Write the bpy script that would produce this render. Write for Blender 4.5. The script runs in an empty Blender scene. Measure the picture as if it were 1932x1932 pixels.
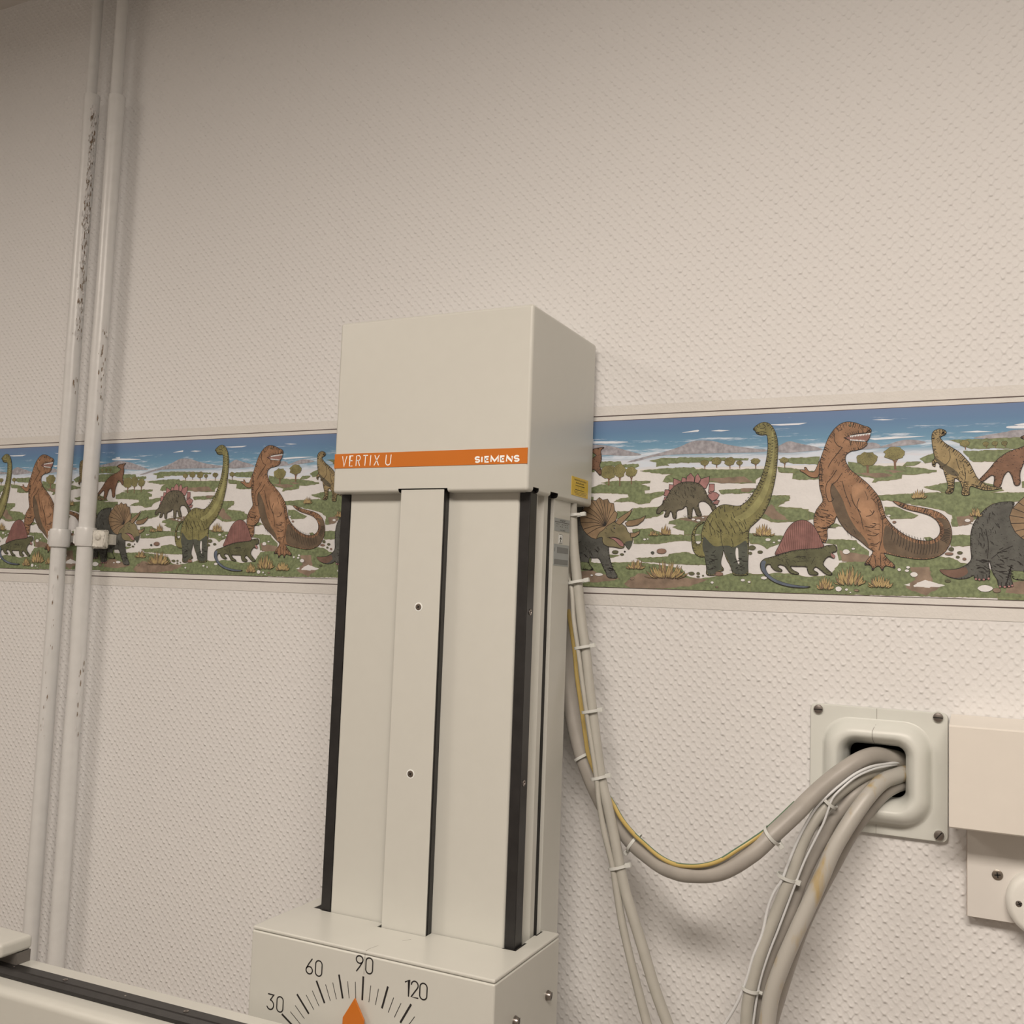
import bpy, bmesh, math, random, json
from mathutils import Vector, Matrix
from mathutils.geometry import tessellate_polygon
random.seed(7)
SC = bpy.context.scene
COL = SC.collection

# ------------------------------------------------------------------ camera
FPX = 1886.0435
CAM_POS = (0.0, -1.2355687, -0.0132540)
YAW, PITCH, ROLL = 0.4544906, 0.0817219, -0.0363756
cam_d = bpy.data.cameras.new('camera'); cam = bpy.data.objects.new('camera', cam_d); COL.objects.link(cam)
cam_d.sensor_fit = 'HORIZONTAL'; cam_d.sensor_width = 36.0; cam_d.lens = 36.0*FPX/1932.0; cam_d.clip_start = .02
_R = Matrix.Rotation(YAW,3,'Z') @ Matrix.Rotation(PITCH,3,'X') @ Matrix.Rotation(ROLL,3,'Y')
_B = Matrix(((1,0,0),(0,0,-1),(0,1,0)))          # camera looks along +Y with Z up
cam.matrix_world = Matrix.Translation(CAM_POS) @ (_R @ _B).to_4x4()
SC.camera = cam

# ------------------------------------------------------------------ world, exposure, lamps
SC.view_settings.view_transform = 'Standard'; SC.view_settings.look = 'None'
SC.view_settings.gamma = 1.0; SC.view_settings.use_curve_mapping = False
SC.view_settings.exposure = 0.0
w = bpy.data.worlds.new('world'); SC.world = w; w.use_nodes = True
w.node_tree.nodes['Background'].inputs[0].default_value = (1,.93,.85,1)
w.node_tree.nodes['Background'].inputs[1].default_value = .05
LIGHT_COL = (1.0, .882, .77)
CEIL = 1.095; FLOOR = -1.6
LUMINAIRES = [((0.04,-1.52), (1.25,.50), 40.0), ((-2.05,-1.45), (.56,.56), 11.0)]   # centre, size, watts
for i,((x,y),(sx,sy),pw) in enumerate(LUMINAIRES):
    l = bpy.data.lights.new('ceiling_light_lamp','AREA'); l.shape='RECTANGLE'; l.size=sx; l.size_y=sy
    l.energy=pw; l.color=LIGHT_COL
    lo = bpy.data.objects.new('ceiling_light_lamp', l); COL.objects.link(lo); lo.location=(x,y,CEIL-.075)

# ------------------------------------------------------------------ materials
def lin(c):
    c/=255.0
    return c/12.92 if c<=.04045 else ((c+.055)/1.055)**2.4
WREF = (212,197,181)
def OB(r,g,b,k=.78):          # albedo from the colour seen next to the white wallpaper
    return tuple(min(.95,k*lin(v)/lin(wv)) for v,wv in zip((r,g,b),WREF))
def mat(name, col, rough=.5, metal=0, spec=.5, mott=0, mscale=60, bump=0, bscale=300, coat=0):
    m = bpy.data.materials.new(name); m.use_nodes=True
    nt=m.node_tree; b=nt.nodes['Principled BSDF']
    b.inputs['Roughness'].default_value=rough; b.inputs['Metallic'].default_value=metal
    b.inputs['Specular IOR Level'].default_value=spec
    b.inputs['Base Color'].default_value=(*col,1)
    tc=nt.nodes.new('ShaderNodeTexCoord')
    n=nt.nodes.new('ShaderNodeTexNoise'); n.inputs['Scale'].default_value=mscale; n.inputs['Detail'].default_value=5
    nt.links.new(tc.outputs['Object'],n.inputs['Vector'])
    r=nt.nodes.new('ShaderNodeValToRGB'); nt.links.new(n.outputs['Fac'],r.inputs['Fac'])
    mm=mott if mott else .03
    r.color_ramp.elements[0].position=.3; r.color_ramp.elements[1].position=.7
    r.color_ramp.elements[0].color=(*[c*(1-mm) for c in col],1); r.color_ramp.elements[1].color=(*[min(1,c*(1+mm)) for c in col],1)
    nt.links.new(r.outputs['Color'],b.inputs['Base Color'])
    if bump:
        n2=nt.nodes.new('ShaderNodeTexNoise'); n2.inputs['Scale'].default_value=bscale; n2.inputs['Detail'].default_value=3
        nt.links.new(tc.outputs['Object'],n2.inputs['Vector'])
        bp=nt.nodes.new('ShaderNodeBump'); bp.inputs['Strength'].default_value=bump; bp.inputs['Distance'].default_value=.001
        nt.links.new(n2.outputs['Fac'],bp.inputs['Height']); nt.links.new(bp.outputs['Normal'],b.inputs['Normal'])
    return m
M={}
def woven_paper():
    m=bpy.data.materials.new('woven_wallpaper'); m.use_nodes=True; nt=m.node_tree; b=nt.nodes['Principled BSDF']
    b.inputs['Roughness'].default_value=.62; b.inputs['Specular IOR Level'].default_value=.35
    b.inputs['Base Color'].default_value=(.78,.78,.78,1)
    N=nt.nodes; L=nt.links
    def mth(op,a,bb=None,c=None):
        n=N.new('ShaderNodeMath'); n.operation=op
        for i,v in enumerate((a,bb,c)):
            if v is None: continue
            if isinstance(v,(int,float)): n.inputs[i].default_value=v
            else: L.new(v,n.inputs[i])
        return n.outputs[0]
    tc=N.new('ShaderNodeTexCoord'); sp=N.new('ShaderNodeSeparateXYZ'); L.new(tc.outputs['Object'],sp.inputs[0])
    nz=N.new('ShaderNodeTexNoise'); nz.inputs['Scale'].default_value=55; nz.inputs['Detail'].default_value=3; L.new(tc.outputs['Object'],nz.inputs['Vector'])
    sc=N.new('ShaderNodeSeparateColor'); L.new(nz.outputs['Color'],sc.inputs[0])
    # along the wall: x on the back wall, y on side walls
    ax=mth('ADD',sp.outputs[0],sp.outputs[1])
    U=mth('ADD',mth('DIVIDE',ax,.0122),mth('MULTIPLY',mth('SUBTRACT',sc.outputs[0],.5),.55))
    V=mth('ADD',mth('DIVIDE',sp.outputs[2],.0062),mth('MULTIPLY',mth('SUBTRACT',sc.outputs[1],.5),.75))
    # half-staggered lattice of soft domes with a steep lower lip
    cu=mth('COSINE',mth('MULTIPLY',U,2*math.pi))
    s1=mth('MULTIPLY',mth('COSINE',mth('MULTIPLY',V,math.pi)),cu)
    s2=mth('MULTIPLY',mth('COSINE',mth('MULTIPLY',mth('ADD',V,mth('MULTIPLY',s1,.30)),math.pi)),cu)
    h=mth('MULTIPLY',mth('POWER',mth('MAXIMUM',mth('ADD',mth('MULTIPLY',s2,.5),.5),.0001),1.7),2.0)
    n3=N.new('ShaderNodeTexNoise'); n3.inputs['Scale'].default_value=480; n3.inputs['Detail'].default_value=2; L.new(tc.outputs['Object'],n3.inputs['Vector'])
    n4=N.new('ShaderNodeTexNoise'); n4.inputs['Scale'].default_value=90; n4.inputs['Detail'].default_value=2; L.new(tc.outputs['Object'],n4.inputs['Vector'])
    amp=mth('MAXIMUM',mth('SUBTRACT',mth('MULTIPLY',n4.outputs['Fac'],2.6),.55),.1)
    H=mth('ADD',mth('MULTIPLY',h,amp),mth('MULTIPLY',n3.outputs['Fac'],.22))
    # butt joints between the paper lengths
    jx=mth('ABSOLUTE',mth('SUBTRACT',mth('FRACT',mth('DIVIDE',mth('ADD',ax,.502+5.3),.53)),.0))
    H=mth('SUBTRACT',H,mth('MULTIPLY',mth('LESS_THAN',jx,.0013),.7))
    bp=N.new('ShaderNodeBump'); bp.inputs['Strength'].default_value=1; bp.inputs['Distance'].default_value=.00050
    L.new(H,bp.inputs['Height']); L.new(bp.outputs['Normal'],b.inputs['Normal'])
    return m
M['wall']=woven_paper()
M['ceil']=mat('ceiling_paint',(.66,.64,.62),.8)
M['roomwall']=mat('room_wall_paint',(.38,.36,.34),.8)
M['floor']=mat('linoleum_floor',(.34,.30,.26),.5,mott=.1,mscale=20)
M['enamel']=mat('cream_enamel',OB(205,191,170,.655),.33,mott=.008,bump=.03,bscale=900)
M['enamel_top']=M['enamel']
M['pipe']=mat('gloss_pipe_paint',OB(210,196,180,.74),.30,bump=.25,bscale=120)
M['rubber']=mat('black_anodised_rail',(.022,.021,.021),.38,bump=.08,bscale=700,mott=.2)
M['cable']=mat('grey_cable_sheath',OB(178,164,144,.66),.42,mott=.06,mscale=40)
M['cable_dark']=mat('dark_grey_cable_sheath',OB(168,152,134,.62),.45,mott=.07,mscale=40)
def stained():
    m=mat('stained_cable_sheath',OB(180,165,146,.66),.4)
    nt=m.node_tree; N=nt.nodes; L=nt.links; b=N['Principled BSDF']
    tc=N.new('ShaderNodeTexCoord'); mp=N.new('ShaderNodeMapping'); mp.inputs['Scale'].default_value=(60,60,14); L.new(tc.outputs['Object'],mp.inputs[0])
    n=N.new('ShaderNodeTexNoise'); n.inputs['Scale'].default_value=1; n.inputs['Detail'].default_value=4; L.new(mp.outputs[0],n.inputs['Vector'])
    r=N.new('ShaderNodeValToRGB'); r.color_ramp.elements[0].position=.51; r.color_ramp.elements[1].position=.64
    r.color_ramp.elements[0].color=(*OB(180,165,146,.66),1); r.color_ramp.elements[1].color=(*OB(176,146,100,.66),1)
    L.new(n.outputs['Fac'],r.inputs[0]); L.new(r.outputs[0],b.inputs['Base Color']); return m
M['cable_stain']=stained()
M['earth']=[mat('green_wire_sheath',OB(86,104,74,.7),.4),mat('yellow_wire_sheath',OB(186,152,84,.72),.4)]
M['tie']=mat('translucent_nylon',OB(200,188,170,.75),.35)
M['wire']=mat('white_wire',OB(204,192,178,.72),.35)
M['plastic']=mat('pale_green_grey_plastic',OB(205,193,173,.74),.38,mott=.01)
M['trunk']=mat('cream_trunking_plastic',OB(214,195,173,.76),.42,mott=.01)
M['board']=mat('white_laminate',OB(207,190,171,.76),.35,mott=.01)
M['boardedge']=mat('chipboard_edge',OB(170,140,112,.66),.7,mott=.15,mscale=300)
M['rosette']=mat('cream_bakelite',OB(215,200,180,.78),.35)
M['steel']=mat('steel_screw',(.34,.31,.29),.32,metal=1)
M['brass']=mat('dull_nickel_screw',(.34,.30,.26),.4,metal=1)
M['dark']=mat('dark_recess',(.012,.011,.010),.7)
M['orange']=mat('orange_print',OB(190,99,24,.72),.4,mott=.01)
M['white']=mat('white_print',OB(222,212,198,.82),.45)
M['black']=mat('black_print',(.02,.018,.018),.45)
M['yellow']=mat('yellow_sticker',OB(212,168,56,.72),.4)
M['silver']=mat('silver_sticker',OB(172,166,154,.60),.35,metal=.2)
M['grey']=mat('grey_print',OB(128,122,112,.6),.45)
M['paper']=mat('margin_paper',OB(208,192,174,.76),.62,mott=.02,bump=.55,bscale=260)
M['foot']=mat('brown_grey_plastic',OB(112,100,88,.6),.5)
M['seam']=mat('hairline_gap',OB(120,105,90,.6),.7)
M['flake']=mat('bare_brown_patch',OB(140,114,90,.62),.7,mott=.35,mscale=400)
M['flakew']=mat('raised_paint_flake',OB(214,198,182,.76),.4)
M['foam']=mat('crumbly_paint',OB(206,190,168,.74),.6,bump=1.0,bscale=160,mott=.08,mscale=200)
M['diff']=mat('lamp_diffuser',(.9,.88,.84),.4)
_b=M['diff'].node_tree.nodes['Principled BSDF']; _b.inputs['Emission Color'].default_value=(*LIGHT_COL,1); _b.inputs['Emission Strength'].default_value=4
PR=dict(mount=(166,152,146),green=(126,129,82),soil=(146,116,90),olive=(138,124,70),dark=(84,82,66),lite=(160,146,86),steg=(106,93,68),pink=(176,116,104),pinkdk=(122,86,66),
 tric=(92,86,74),horn=(152,117,80),trihead=(134,116,76),para=(134,90,62),yel=(165,134,84),yeldk=(100,84,58),rex=(162,112,74),rexdk=(108,84,60),rexlt=(176,124,84),mouth=(150,100,82),tooth=(218,208,194),
 sail=(152,98,84),green2=(100,94,60),blue=(98,102,110),gold=(196,158,96),stone=(152,112,88),trunk=(132,92,66),leaf=(140,124,70),ink=(46,38,34),inkr=(104,62,52),cream=(212,197,182),cloud=(214,204,196),line=(98,78,68))
for k,c in PR.items():
    if k not in('cream','cloud','tooth'):
        g_=sum(c)/3; c=tuple((v*.91+g_*.09)*.905 for v in c)
    M['p_'+k]=mat('print_'+k, OB(*c), .6, mott={'ink':.05,'cream':.03,'tooth':.02,'cloud':.05,'line':.1}.get(k,.24 if k not in('green','soil','leaf','mount') else .28), mscale={'green':260,'mount':200}.get(k,75), bump=.3,bscale=260)
def skymat():
    m=mat('print_sky',(.2,.3,.4),.6); nt=m.node_tree; N=nt.nodes; L=nt.links; b=N['Principled BSDF']
    tc=N.new('ShaderNodeTexCoord'); sp=N.new('ShaderNodeSeparateXYZ'); L.new(tc.outputs['Object'],sp.inputs[0])
    mr=N.new('ShaderNodeMapRange'); mr.inputs[1].default_value=.150; mr.inputs[2].default_value=.22; L.new(sp.outputs[2],mr.inputs[0])
    r=N.new('ShaderNodeValToRGB'); L.new(mr.outputs[0],r.inputs[0]); e=r.color_ramp.elements
    e[0].position=.0; e[0].color=(*OB(206,194,184),1); e[1].position=1; e[1].color=(*OB(98,112,136),1)
    for p,c in ((.22,(200,190,184)),(.34,(120,148,158)),(.55,(98,130,146)),(.78,(92,116,138))):
        q=e.new(p); q.color=(*OB(*c),1)
    mp=N.new('ShaderNodeMapping'); mp.inputs['Scale'].default_value=(14,14,160); L.new(tc.outputs['Object'],mp.inputs[0])
    n=N.new('ShaderNodeTexNoise'); n.inputs['Scale'].default_value=1; n.inputs['Detail'].default_value=7; n.inputs['Roughness'].default_value=.7; L.new(mp.outputs[0],n.inputs['Vector'])
    ad=N.new('ShaderNodeMath'); ad.operation='MULTIPLY_ADD'; L.new(mr.outputs[0],ad.inputs[0]); ad.inputs[1].default_value=-.32; L.new(n.outputs['Fac'],ad.inputs[2])
    r2=N.new('ShaderNodeValToRGB'); L.new(ad.outputs[0],r2.inputs[0]); r2.color_ramp.elements[0].position=.36; r2.color_ramp.elements[1].position=.48
    mx=N.new('ShaderNodeMix'); mx.data_type='RGBA'; L.new(r2.outputs[0],mx.inputs[0]); L.new(r.outputs[0],mx.inputs[6]); mx.inputs[7].default_value=(*OB(200,196,192),1)
    L.new(mx.outputs[2],b.inputs['Base Color']); return m
M['p_sky']=skymat()

# ------------------------------------------------------------------ helpers
def link(name, bm, m, parent=None, smooth=False, kind=None, auto=True):
    me=bpy.data.meshes.new(name); bm.normal_update(); bm.to_mesh(me); bm.free()
    for x in (m if isinstance(m,list) else [m]): me.materials.append(x)
    if smooth:
        for p in me.polygons: p.use_smooth=True
        if auto: me.set_sharp_from_angle(angle=math.radians(40))
    o=bpy.data.objects.new(name,me); COL.objects.link(o)
    if smooth and auto:
        wn=o.modifiers.new('normals','WEIGHTED_NORMAL'); wn.weight=100; wn.keep_sharp=True
    if parent: o.parent=parent; o.matrix_parent_inverse=Matrix.Translation(parent.location).inverted() if parent.type=='EMPTY' else Matrix.Identity(4)
    if kind: o['kind']=kind
    return o
def thing(name,label,cat,loc=(0,0,0),group=None):
    o=bpy.data.objects.new(name,None); COL.objects.link(o); o.location=loc; o.empty_display_size=.05
    o['label']=label; o['category']=cat
    if group: o['group']=group
    return o
def tag(o,label,cat,group=None):
    o['label']=label; o['category']=cat
    if group: o['group']=group
    return o
def box(bm,a,b,bev=0,seg=2,mi=0):
    a=Vector(a);b=Vector(b); c=(a+b)/2; s=b-a
    t=bmesh.new(); bmesh.ops.create_cube(t,size=1)
    for v in t.verts: v.co=Vector((v.co.x*s.x,v.co.y*s.y,v.co.z*s.z))+c
    if bev: bmesh.ops.bevel(t,geom=t.edges[:],offset=bev,segments=seg,profile=.5,affect='EDGES')
    for f in t.faces: f.material_index=mi
    me=bpy.data.meshes.new('tmp'); t.to_mesh(me); t.free(); bm.from_mesh(me); bpy.data.meshes.remove(me)
def prism(bm,pts,axis,a,b):           # polygon extruded along axis: 'x': pts are (y,z) ; 'y': (x,z); 'z': (x,y)
    def P(p,h): return {'x':(h,p[0],p[1]),'y':(p[0],h,p[1]),'z':(p[0],p[1],h)}[axis]
    v1=[bm.verts.new(P(p,a)) for p in pts]; v2=[bm.verts.new(P(p,b)) for p in pts]
    fs=[bm.faces.new(v1),bm.faces.new(v2[::-1])]
    n=len(pts)
    for i in range(n): fs.append(bm.faces.new((v1[i],v2[i],v2[(i+1)%n],v1[(i+1)%n])))
    bmesh.ops.recalc_face_normals(bm,faces=fs)
def crom(P,sub):
    out=[]; n=len(P)
    for i in range(n-1):
        p0,p1,p2,p3=P[max(i-1,0)],P[i],P[i+1],P[min(i+2,n-1)]
        for k in range(sub):
            t=k/sub
            out.append([.5*((2*b)+(-a+c)*t+(2*a-5*b+4*c-d)*t*t+(-a+3*b-3*c+d)*t**3) for a,b,c,d in zip(p0,p1,p2,p3)])
    out.append(list(P[-1])); return out
def tube(bm,P,seg=14,sub=6,closed_caps=True,raw=False,twotone=None):
    Q=[list(p) for p in P] if raw else crom(P,sub)
    prev=None; rings=[]
    T=[]
    for i in range(len(Q)):
        a=Vector(Q[max(i-1,0)][:3]); b=Vector(Q[min(i+1,len(Q)-1)][:3]); T.append((b-a).normalized())
    nrm=T[0].orthogonal().normalized()
    for i,q in enumerate(Q):
        nrm=(nrm-T[i]*nrm.dot(T[i])).normalized(); bi=T[i].cross(nrm)
        c=Vector(q[:3]); r=q[3]
        rings.append([bm.verts.new(c+(nrm*math.cos(2*math.pi*k/seg)+bi*math.sin(2*math.pi*k/seg))*r) for k in range(seg)])
    for i in range(len(rings)-1):
        for k in range(seg):
            f=bm.faces.new((rings[i][k],rings[i][(k+1)%seg],rings[i+1][(k+1)%seg],rings[i+1][k]))
            if twotone and ((k-8-i*twotone)%seg)<seg*.5: f.material_index=1
    bm.faces.new(rings[0][::-1]); bm.faces.new(rings[-1])
def lathe(bm,prof,c,axis,seg=28):      # prof: (radius, height) pairs, axis unit Vector
    axis=Vector(axis).normalized(); n=axis.orthogonal().normalized(); b=axis.cross(n); c=Vector(c); rings=[]
    for r,h in prof:
        if r<1e-6: rings.append([bm.verts.new(c+axis*h)])
        else: rings.append([bm.verts.new(c+axis*h+(n*math.cos(2*math.pi*k/seg)+b*math.sin(2*math.pi*k/seg))*r) for k in range(seg)])
    for i in range(len(rings)-1):
        A,B_=rings[i],rings[i+1]
        for k in range(seg):
            k2=(k+1)%seg
            if len(A)==1 and len(B_)==1: continue
            if len(A)==1: bm.faces.new((A[0],B_[k2],B_[k]))
            elif len(B_)==1: bm.faces.new((A[k],A[k2],B_[0]))
            else: bm.faces.new((A[k],A[k2],B_[k2],B_[k]))
    bmesh.ops.recalc_face_normals(bm,faces=bm.faces[:])
def boolean_cut(o,cutters):
    o.modifiers.clear()
    for c in cutters:
        md=o.modifiers.new('b','BOOLEAN'); md.object=c; md.operation='DIFFERENCE'; md.solver='EXACT'
    dg=bpy.context.evaluated_depsgraph_get(); ev=o.evaluated_get(dg); me=bpy.data.meshes.new_from_object(ev)
    o.modifiers.clear(); o.data=me
    me.set_sharp_from_angle(angle=math.radians(40))
    wn=o.modifiers.new('normals','WEIGHTED_NORMAL'); wn.weight=100; wn.keep_sharp=True
    for c in cutters: bpy.data.objects.remove(c)
def screw(parent,c,axis,r=.005,style='slot',m=None,proud=.0016,ang=.3,name='screw'):
    """pan-head screw with a cut slot, cross or socket"""
    axis=Vector(axis).normalized(); bm=bmesh.new()
    lathe(bm,[(0,0),(r,0),(r,proud*.45),(r*.86,proud*.85),(r*.55,proud),(0,proud*1.02)] if style!='socket' else [(0,0),(r,0),(r,proud*.7),(r*.75,proud),(r*.52,proud),(r*.45,proud*.25),(0,proud*.2)],c,axis,22)
    o=link(name,bm,m or M['steel'],parent,smooth=True)
    n=axis.orthogonal().normalized(); 
    if abs(axis.y)>.9: n=Vector((1,0,0))
    if abs(axis.x)>.9: n=Vector((0,1,0))
    if abs(axis.z)>.9: n=Vector((1,0,0))
    b=axis.cross(n)
    bm=bmesh.new()
    def bar(a_,L,W_):
        d=n*math.cos(a_)+b*math.sin(a_); e=axis.cross(d); c0=Vector(c)+axis*(proud*1.05 if style!='socket' else proud*.3)
        bm.faces.new([bm.verts.new(c0+d*L*sx+e*W_*sy) for sx,sy in ((-1,-1),(1,-1),(1,1),(-1,1))])
    if style=='slot': bar(ang,r*.92,r*.11)
    elif style=='cross': bar(ang,r*.55,r*.12); bar(ang+math.pi/2,r*.55,r*.12)
    else: bar(ang,r*.3,r*.3); bar(ang+math.pi/4,r*.3,r*.3)
    s=link('drive_slot' if style!='socket' else 'socket_recess',bm,M['dark'],o)
    return o
# flat printed strokes
def ribbon(bm,pts,w,F,closed=False,cap=True,mi=0):
    n=len(pts)
    P=[Vector(p) for p in pts]
    Ls=[];Rs=[]
    for i in range(n):
        if closed: a,b=P[i-1],P[(i+1)%n]
        else: a,b=P[max(i-1,0)],P[min(i+1,n-1)]
        d=(b-a); d=d.normalized() if d.length>1e-9 else Vector((1,0)); nn=Vector((-d.y,d.x))
        k=1.0
        if (closed or 0<i<n-1):
            d1=(P[i]-a); d1=d1.normalized() if d1.length>1e-9 else d; k=1/max(.45,abs(Vector((-d1.y,d1.x)).dot(nn)))
        ww=w[i] if isinstance(w,(list,tuple)) else w
        Ls.append(P[i]+nn*ww/2*k); Rs.append(P[i]-nn*ww/2*k)
    VL=[bm.verts.new(F(*p)) for p in Ls]; VR=[bm.verts.new(F(*p)) for p in Rs]
    for i in range(n if closed else n-1):
        j=(i+1)%n; f=bm.faces.new((VL[i],VR[i],VR[j],VL[j])); f.material_index=mi
    if cap and not closed and not isinstance(w,(list,tuple)):
        for e,(p,q) in enumerate(((P[0],P[1]),(P[-1],P[-2]))):
            d=(p-q).normalized(); nn=Vector((-d.y,d.x))
            arc=[p+(nn*math.cos(t)+d*math.sin(t))*w/2 for t in [math.pi*k/6 for k in range(7)]]
            f=bm.faces.new([bm.verts.new(F(*a)) for a in arc]); f.material_index=mi
def arcp(cx,cy,rx,ry,a0,a1,n=12): return [(cx+rx*math.cos(math.radians(a0+(a1-a0)*i/n)),cy+ry*math.sin(math.radians(a0+(a1-a0)*i/n))) for i in range(n+1)]
def rrect(cx,cy,hx,hy,r,n=5):
    out=[]
    for sx,sy,a in ((1,1,0),(-1,1,90),(-1,-1,180),(1,-1,270)):
        for k in range(n+1):
            t=math.radians(a+90*k/n); out.append((cx+sx*(hx-r)+r*math.cos(t),cy+sy*(hy-r)+r*math.sin(t)))
    return out

# ------------------------------------------------------------------ room shell
X0,X1,Y0=-2.55,1.9,-3.0
HX0,HX1,HZ0,HZ1=-.170,-.084,-.236,-.160   # opening behind the cable outlet
bm=bmesh.new()
xs=[X0,HX0,HX1,X1]; zs=[FLOOR,HZ0,HZ1,CEIL]
for i in range(3):
    for j in range(3):
        if i==1 and j==1: continue
        bm.faces.new([bm.verts.new((x,0,z)) for x,z in ((xs[i],zs[j]),(xs[i+1],zs[j]),(xs[i+1],zs[j+1]),(xs[i],zs[j+1]))])
bmesh.ops.remove_doubles(bm,verts=bm.verts[:],dist=1e-5)
# reveal of the opening
for a,b in (((HX0,HZ0),(HX1,HZ0)),((HX1,HZ0),(HX1,HZ1)),((HX1,HZ1),(HX0,HZ1)),((HX0,HZ1),(HX0,HZ0))):
    bm.faces.new([bm.verts.new(p) for p in ((a[0],0,a[1]),(b[0],0,b[1]),(b[0],.09,b[1]),(a[0],.09,a[1]))])
bm.faces.new([bm.verts.new((x,.09,z)) for x,z in ((HX0,HZ0),(HX1,HZ0),(HX1,HZ1),(HX0,HZ1))])
for f in bm.faces[8:]: f.material_index=1
link('wall_back',bm,[M['wall'],M['dark']],kind='structure')
def quad(name,pts,m):
    bm=bmesh.new(); bm.faces.new([bm.verts.new(p) for p in pts]); return link(name,bm,m,kind='structure')
quad('ceiling',((X0,0,CEIL),(X1,0,CEIL),(X1,Y0,CEIL),(X0,Y0,CEIL)),M['ceil'])
quad('floor',((X0,0,FLOOR),(X0,Y0,FLOOR),(X1,Y0,FLOOR),(X1,0,FLOOR)),M['floor'])
quad('wall_left',((X0,0,FLOOR),(X0,0,CEIL),(X0,Y0,CEIL),(X0,Y0,FLOOR)),M['roomwall'])
quad('wall_right',((X1,0,FLOOR),(X1,Y0,FLOOR),(X1,Y0,CEIL),(X1,0,CEIL)),M['roomwall'])
quad('wall_front',((X0,Y0,FLOOR),(X0,Y0,CEIL),(X1,Y0,CEIL),(X1,Y0,FLOOR)),M['roomwall'])
# luminaires
for i,((x,y),(sx,sy),pw) in enumerate(LUMINAIRES):
    t=thing('ceiling_light',['large rectangular ceiling light nearest the right wall, above the camera','small square ceiling light at the left of the room'][i],'ceiling light',(x,y,CEIL),'ceiling lights of the x-ray room')
    bm=bmesh.new(); box(bm,(x-sx/2-.03,y-sy/2-.03,CEIL-.06),(x+sx/2+.03,y+sy/2+.03,CEIL-.001),.004); link('housing',bm,M['ceil'],t)
    bm=bmesh.new(); box(bm,(x-sx/2,y-sy/2,CEIL-.070),(x+sx/2,y+sy/2,CEIL-.0605)); link('diffuser',bm,M['diff'],t)

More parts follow.
